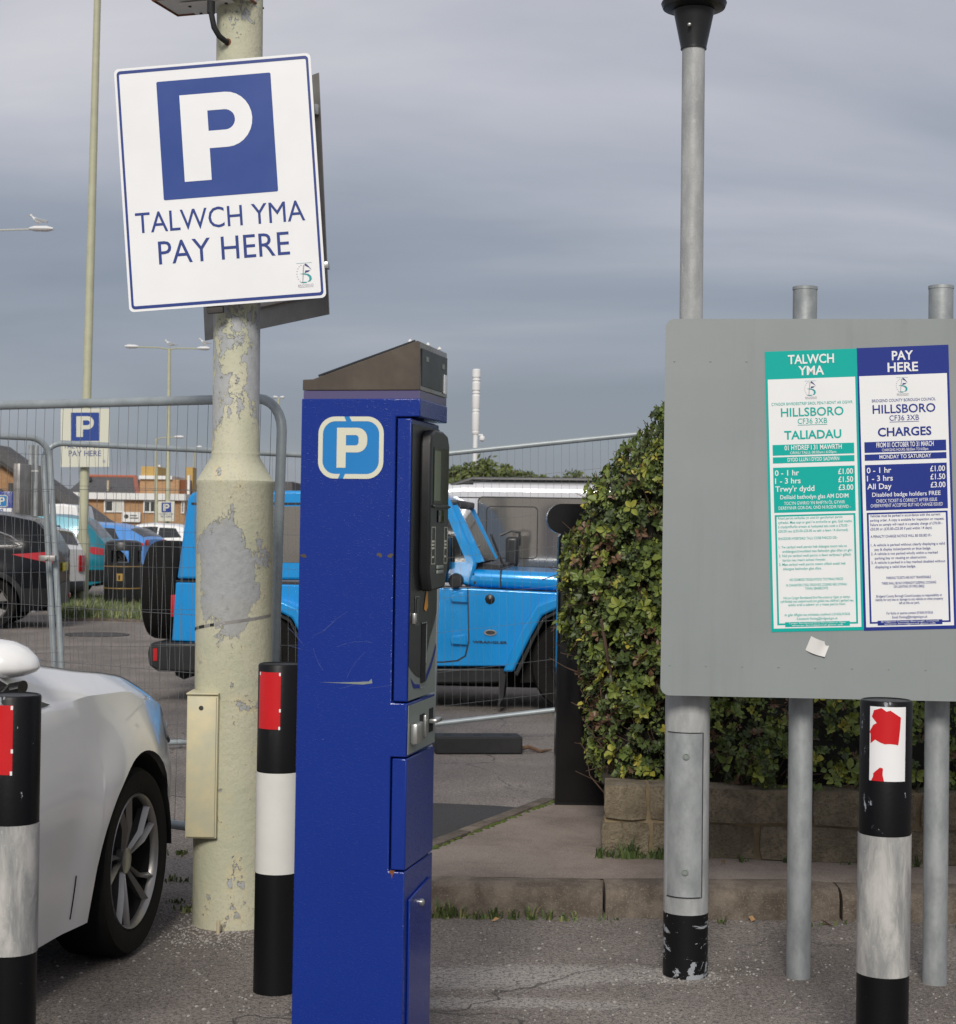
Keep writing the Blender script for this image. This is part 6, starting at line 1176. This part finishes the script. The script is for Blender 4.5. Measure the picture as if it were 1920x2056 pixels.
# hipped slate roof behind
Y2 = 112.0; rf = thing('slate_house', (X(210, Y2), Y2, 0), 'house with hipped slate roof and red ridge tiles behind the brick building', 'building')
x0, x1, zr, ze = X(128, Y2), X(276, Y2), zat(180, 953, Y2), zat(200, 994, Y2); rl, rr_ = X(138, Y2), X(243, Y2)
m_ = MB(); m_.add([(x0, Y2, ze), (x1, Y2, ze), (x1, Y2 + 9, ze), (x0, Y2 + 9, ze), (rl, Y2 + 4.5, zr), (rr_, Y2 + 4.5, zr)], [(0, 1, 5, 4), (1, 2, 5), (2, 3, 4, 5), (3, 0, 4), (0, 3, 2, 1)]); ro = m_.build('roof', 'slate', rf, False)
MB().tube([(rl, Y2 + 4.5, zr), (rr_, Y2 + 4.5, zr)], .14, 6).build('ridge_tiles', 'red_ridge', ro); MB().tube([(rr_, Y2 + 4.5, zr), (x1, Y2, ze)], .16, 6).build('hip_tiles', 'red_ridge', ro)
MB().box(Fr((0, Y2, 0), (1, 0, 0), (0, 0, 1), (0, -1, 0)), x0 + .3, x1 - .3, 0, ze, -8.7, -.3).build('wall', 'brick', rf, False)
MB().box(Fr((0, Y2, 0), (1, 0, 0), (0, 0, 1), (0, -1, 0)), X(155, Y2), X(160, Y2), zat(150, 963, Y2), zat(150, 955, Y2), -3.4, -2.8).build('roof_light', 'house_glass', ro, False); MB().box(Fr((0, Y2, 0), (1, 0, 0), (0, 0, 1), (0, -1, 0)), X(207, Y2), X(211, Y2), ze + .3, ze + 1.0, -1.4, -.9).build('roof_vent', 'beige_strip', ro, False)
# gabled hall at the left
Y3 = 72.0; X3 = lambda px: at(px, 1040, Y3).x; Z3 = lambda px, py: zat(px, py, Y3); hl = thing('gabled_hall', (X3(60), Y3, 0), 'orange brick hall with long dark roof slope at the left edge', 'building')
F3 = Fr((0, Y3, 0), (1, 0, 0), (0, 0, 1), (0, -1, 0))
MB().prism(F3, [(X3(-230), 0), (X3(225), 0), (X3(225), Z3(225, 1066)), (X3(-2), Z3(0, 921)), (X3(-230), Z3(-230, 1062))], -1.4, 0).build('wall', 'brick', hl, False)
k = .42
for a_, b_ in ((X3(-2), X3(240)), (X3(-2), X3(-245))):
    za, zb_ = Z3(0, 921), Z3(225, 1066) - .42; m_ = MB(); m_.prism(F3, [(a_, za), (b_, zb_), (b_, zb_ + k), (a_, za + k * 1.35)], -1.5, .45); m_.build('roof', 'slate', hl, False)
    MB().prism(F3, [(a_, za - .16), (b_, zb_ - .16), (b_, zb_ - .01), (a_, za - .01)], .30, .46).build('barge_board', 'iron', hl, False)
MB().box(F3, X3(17), X3(41), Z3(30, 1003), Z3(30, 970), -.02, .12).build('window', 'iron', hl, False); MB().box(F3, X3(28), X3(40), Z3(30, 1001), Z3(30, 972), .1, .13).build('pane', 'house_glass', hl, False)
MB().prism(F3, [(X3(-80), Z3(0, 972)), (X3(-20), Z3(0, 972)), (X3(30), Z3(0, 994)), (X3(30), Z3(0, 999)), (X3(-80), Z3(0, 999))], .1, 1.6).build('lean_to_roof', 'slate', hl, False)
# dark roofs right of the column and low block behind the column
Y4 = 120.0; F4 = Fr((0, Y4, 0), (1, 0, 0), (0, 0, 1), (0, -1, 0)); X4 = lambda px: at(px, 1040, Y4).x; lb4 = thing('dark_roofed_house', (X4(480), Y4, 0), 'low dark-roofed house just showing either side of the column', 'building')
MB().box(F4, X4(365), X4(584), 0, zat(500, 1000, Y4), -8, 0).build('wall', 'brick', lb4, False); MB().prism(F4, [(X4(360), zat(380, 1000, Y4)), (X4(588), zat(580, 1000, Y4)), (X4(586), zat(580, 967, Y4)), (X4(374), zat(380, 965, Y4))], -8.2, .2).build('roof', 'slate', lb4, False)
# ------------------------------------------------------------------ far trees
def tree(px, py_top, Y, wpx, hpx, label, seed, n=1500, bare=False):
    rnd = random.Random(seed); s_ = FPX / Y; q_ = at(px, 1060, Y); q_.z = 0; root = thing('far_tree', q_, label, 'tree', 'trees beyond the car park')
    zt_ = zat(px, py_top, Y); rx, rz = wpx / s_ / 2, hpx / s_ / 2; c_ = q_ + Vector((0, 0, zt_ - rz))
    MB().tube([q_, q_ + Vector((.1, 0, c_.z * .6)), c_], [.22, .16, .06], 7).build('trunk', 'twig', root)
    br = MB()
    for i in range(16):
        a_ = rnd.uniform(0, 6.28); e_ = c_ + Vector((math.cos(a_) * rx * .8, math.sin(a_) * rx * .6, rnd.uniform(-.3, .8) * rz)); br.tube([c_ - Vector((0, 0, rz * .6)), (c_ + e_) / 2, e_], [.06, .035, .012], 5, False)
    br.build('limbs', 'twig', root)
    m_ = MB(); cl_ = [(rnd.gauss(0, .45), rnd.gauss(0, .4), rnd.gauss(.1, .42), rnd.uniform(.18, .4), rnd.random()) for _ in range(26)]
    for i in range(n):
        k = cl_[rnd.randrange(len(cl_))]; v = Vector((k[0] + rnd.gauss(0, k[3] * .5), k[1] + rnd.gauss(0, k[3] * .5), k[2] + rnd.gauss(0, k[3] * .5)))
        p_ = c_ + Vector((v.x * rx, v.y * rx, v.z * rz)); a_ = Vector((rnd.gauss(0, 1), rnd.gauss(0, 1), rnd.gauss(0, 1))).normalized(); b_ = a_.orthogonal().normalized(); sz_ = rnd.uniform(.05, .11)
        m_.add([p_ - a_ * sz_, p_ + b_ * sz_ * .5, p_ + a_ * sz_, p_ - b_ * sz_ * .5], [(0, 1, 2, 3)]); m_.tone.append(min(1, max(0, .25 + .5 * k[4] + rnd.uniform(-.25, .25))))
    m_.build('crown', 'tree_leaf', root, False)
tree(935, 938, 50, 120, 60, 'rounded olive-green tree behind the off-roader roof left of the mast', 1, 5200); tree(1000, 938, 56, 90, 55, 'olive-green tree just right of the mast behind the van', 2, 4200); tree(1052, 946, 58, 66, 40, 'small green tree right of the mast over the van roof', 3, 2600)
tree(893, 945, 54, 80, 55, 'green tree half hidden behind the pay machine', 4, 2600); tree(1150, 950, 70, 60, 34, 'thin brownish tree behind the hedge edge', 5, 700)
